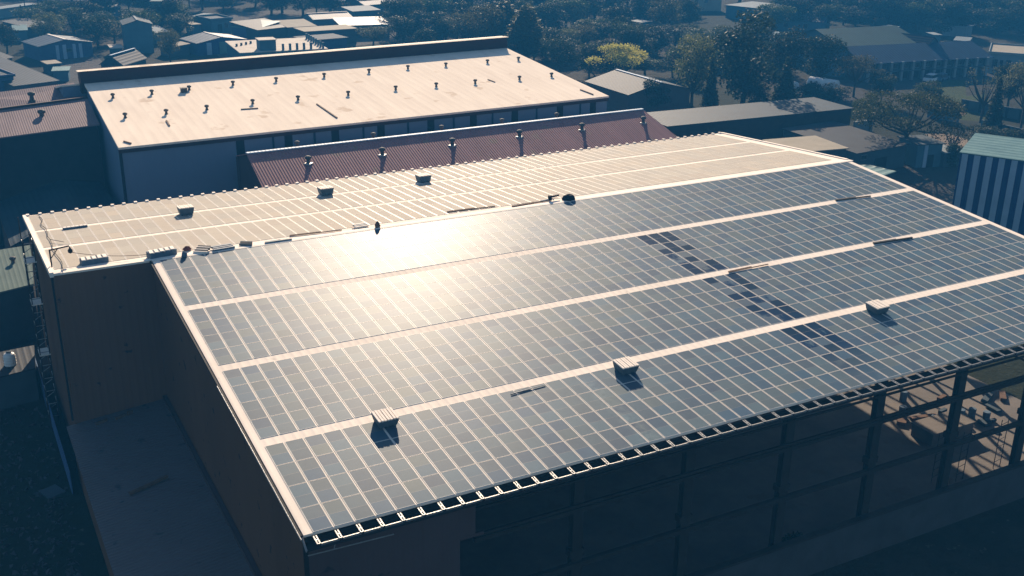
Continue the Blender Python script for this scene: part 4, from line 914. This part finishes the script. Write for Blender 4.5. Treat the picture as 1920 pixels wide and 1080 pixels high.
def tree(u, vb, vt, wpx, key, label, group=None, cat='tree', name=None, zg=ZG):
    p = at(u, vb, zg); dp = (p-CAM).dot(fw); h = (vb-vt)*dp/F_PX/math.cos(PIT)*1.0
    h = max(1.0, h - 0.0); wd = wpx*dp/F_PX
    cm, tm = TM[key]
    t = thing(name or ('bush' if key == 'bush' else 'tree'), label, cat, p, random.uniform(0,6.28), group)
    ref = {'spread':1.35,'yellow':1.45,'dry':1.25,'conifer':.40,'poplar':.27,'bare':.95,'bush':.95,'tall':.72,'talldark':.66,'olive':.95}.get(key,.88)
    sx = wd/ref
    for me, nm in ((cm,'crown'),(tm,'trunk')):
        if me is None: continue
        o = bpy.data.objects.new(nm, me); COL.objects.link(o); o.parent = t; o.scale = (sx, sx, h)
    return t
T_ = tree
T_(1160,168,82,128,'yellow','yellow flowering tree behind the dark roofed house')
T_(1693,300,160,205,'spread','large spreading tree in front of the grey blue house')
T_(1628,262,172,80,'spread','mid green tree left of the large spreading tree')
T_(1330,208,118,34,'conifer','narrow dark conifer behind the long brick building')
T_(1468,206,112,52,'conifer','broad dark conifer left of the white tanks')
T_(1857,262,150,40,'conifer','dark conifer right of the bare trees')
T_(1296,206,76,108,'olive','bushy olive green tree right of the yellow tree')
T_(1390,205,42,128,'talldark','tall shadowy tree standing left of the round crowned tree')
T_(1535,168,68,98,'round1','dark dome shaped tree before the green roofed hall')
T_(1470,170,60,90,'round2','dark tree below the square pale box building')
T_(1600,182,100,110,'dry','dull brownish tree left of the white pillars')
T_(1781,300,232,58,'bare','small bare tree standing by the sandy path')
T_(1838,230,134,92,'bare','tall bare tree left of the dark conifer')
T_(1912,250,112,125,'dry','brown leaved tree at the right frame edge')
T_(1888,210,120,70,'round1','dark tree behind the brown leaved tree at right')
T_(1779,312,262,40,'bush','dark rounded bush beside the sandy path', None, 'bush')
T_(1802,300,272,28,'bush','small dark bush at the edge of the path', None, 'bush')
T_(1850,296,236,90,'round2','low dark tree behind the striped shed')
T_(1905,292,240,80,'round1','low dark tree at right edge behind the striped shed')
T_(1226,214,148,70,'round1','dark tree close behind the dark roofed house')
T_(1105,150,84,70,'round1','dark tree right of the cream roof corner')
T_(1048,140,70,80,'round2','shadowy tree behind the right side of cream roof')
T_(985,120,20,70,'poplar','tall feathery tree just beyond the maroon coping end')
T_(945,95,10,60,'poplar','slender yellow green tree above the maroon coping end')
T_(910,100,16,90,'olive','yellow green tree behind the right part of the coping')
T_(868,90,28,70,'olive','lit olive tree above the coping right of centre')
T_(745,86,48,70,'dry','dry lit tree above the middle of the coping')
T_(700,84,52,60,'olive','small lit tree left of the dry one above the coping')
T_(320,118,60,52,'olive','leafy tree between tower block and striped shed')
T_(1305,262,232,90,'bush','low dark scrub against the long brick building', None, 'bush')
T_(330,58,8,60,'tall','tall tree behind the tower block')
T_(185,90,30,76,'round2','dark tree left of the tower block')
T_(14,100,44,60,'round1','dark tree at the left edge beyond the red roofs')
T_(96,48,4,56,'tall','tall tree in the far upper left')
T_(44,52,12,14,'conifer','thin dark conifer at the far upper left')
T_(1740,200,150,60,'round0','green tree above the large spreading tree')
T_(1650,196,138,60,'round2','dark tree between brown tree and lawn')
T_(1520,196,150,60,'bush','dark shrub behind the long tank trailer', None, 'bush')
T_(1420,212,160,60,'round1','dark low tree behind the long brick building')
T_(1560,200,160,66,'round2','dark low tree right of the tank trailer')
for i, (u, vb, vt, wd) in enumerate(((8,640,545,70),(42,636,548,60),(-12,700,640,60),(60,610,560,30))):
    T_(u, vb, vt, wd, ('talldark','conifer','bush','round1')[i], ('dark leafy tree below the pale green roof','narrow dark tree beside the left end wall','dark shrub at the lower left frame edge','small dark tree under the pale green roof edge')[i], None, 'bush' if i == 2 else 'tree')
T_(1480,1062,985,70,'bush','dark bush inside the open hall by a column', None, 'bush', 'bush')
# belt of hazy trees along the upper edge
rn = random.Random(101); n = 0
for (u0_, u1_, v0_, v1_, cnt) in ((740,1290,50,118,40),(960,1310,90,150,16),(760,1300,14,60,40),(1290,1480,100,150,12),(1440,1920,22,66,40),(1560,1920,2,40,26),(160,640,10,34,16),(60,360,52,92,12),(760,1300,-24,16,34),(1380,1930,-24,10,30),(0,760,-22,6,30)):
    for i in range(cnt):
        u = u0_+(u1_-u0_)*(i+rn.uniform(.1,.9))/cnt; vb = rn.uniform(v0_,v1_); hp = rn.uniform(36,66)
        T_(u, vb, vb-hp, rn.uniform(48,84), rn.choice(('round0','round1','round2','olive','tall','talldark','talldark','round1')), 'hazy dark tree in the belt of trees along the upper edge', 'trees in the hazy belt along the upper edge'); n += 1

#@HAZE
# ------------------------------------------------------------------ haze
x, N, L, P = mat('blue_haze'); N.remove(P)
pv = nd(N, 'VolumePrincipled'); pv.inputs['Color'].default_value = (.035,.25,.58,1); pv.inputs['Density'].default_value = .001; pv.inputs['Anisotropy'].default_value = 0.0
L.new(pv.outputs[0], N['Material Output'].inputs['Volume'])
q = MB(); q.box(-350,700,-130,600,ZG-1,26.5); o = q.build('haze', x); o['kind'] = 'stuff'; tag(o, 'blue morning haze hanging over the whole town', 'haze')
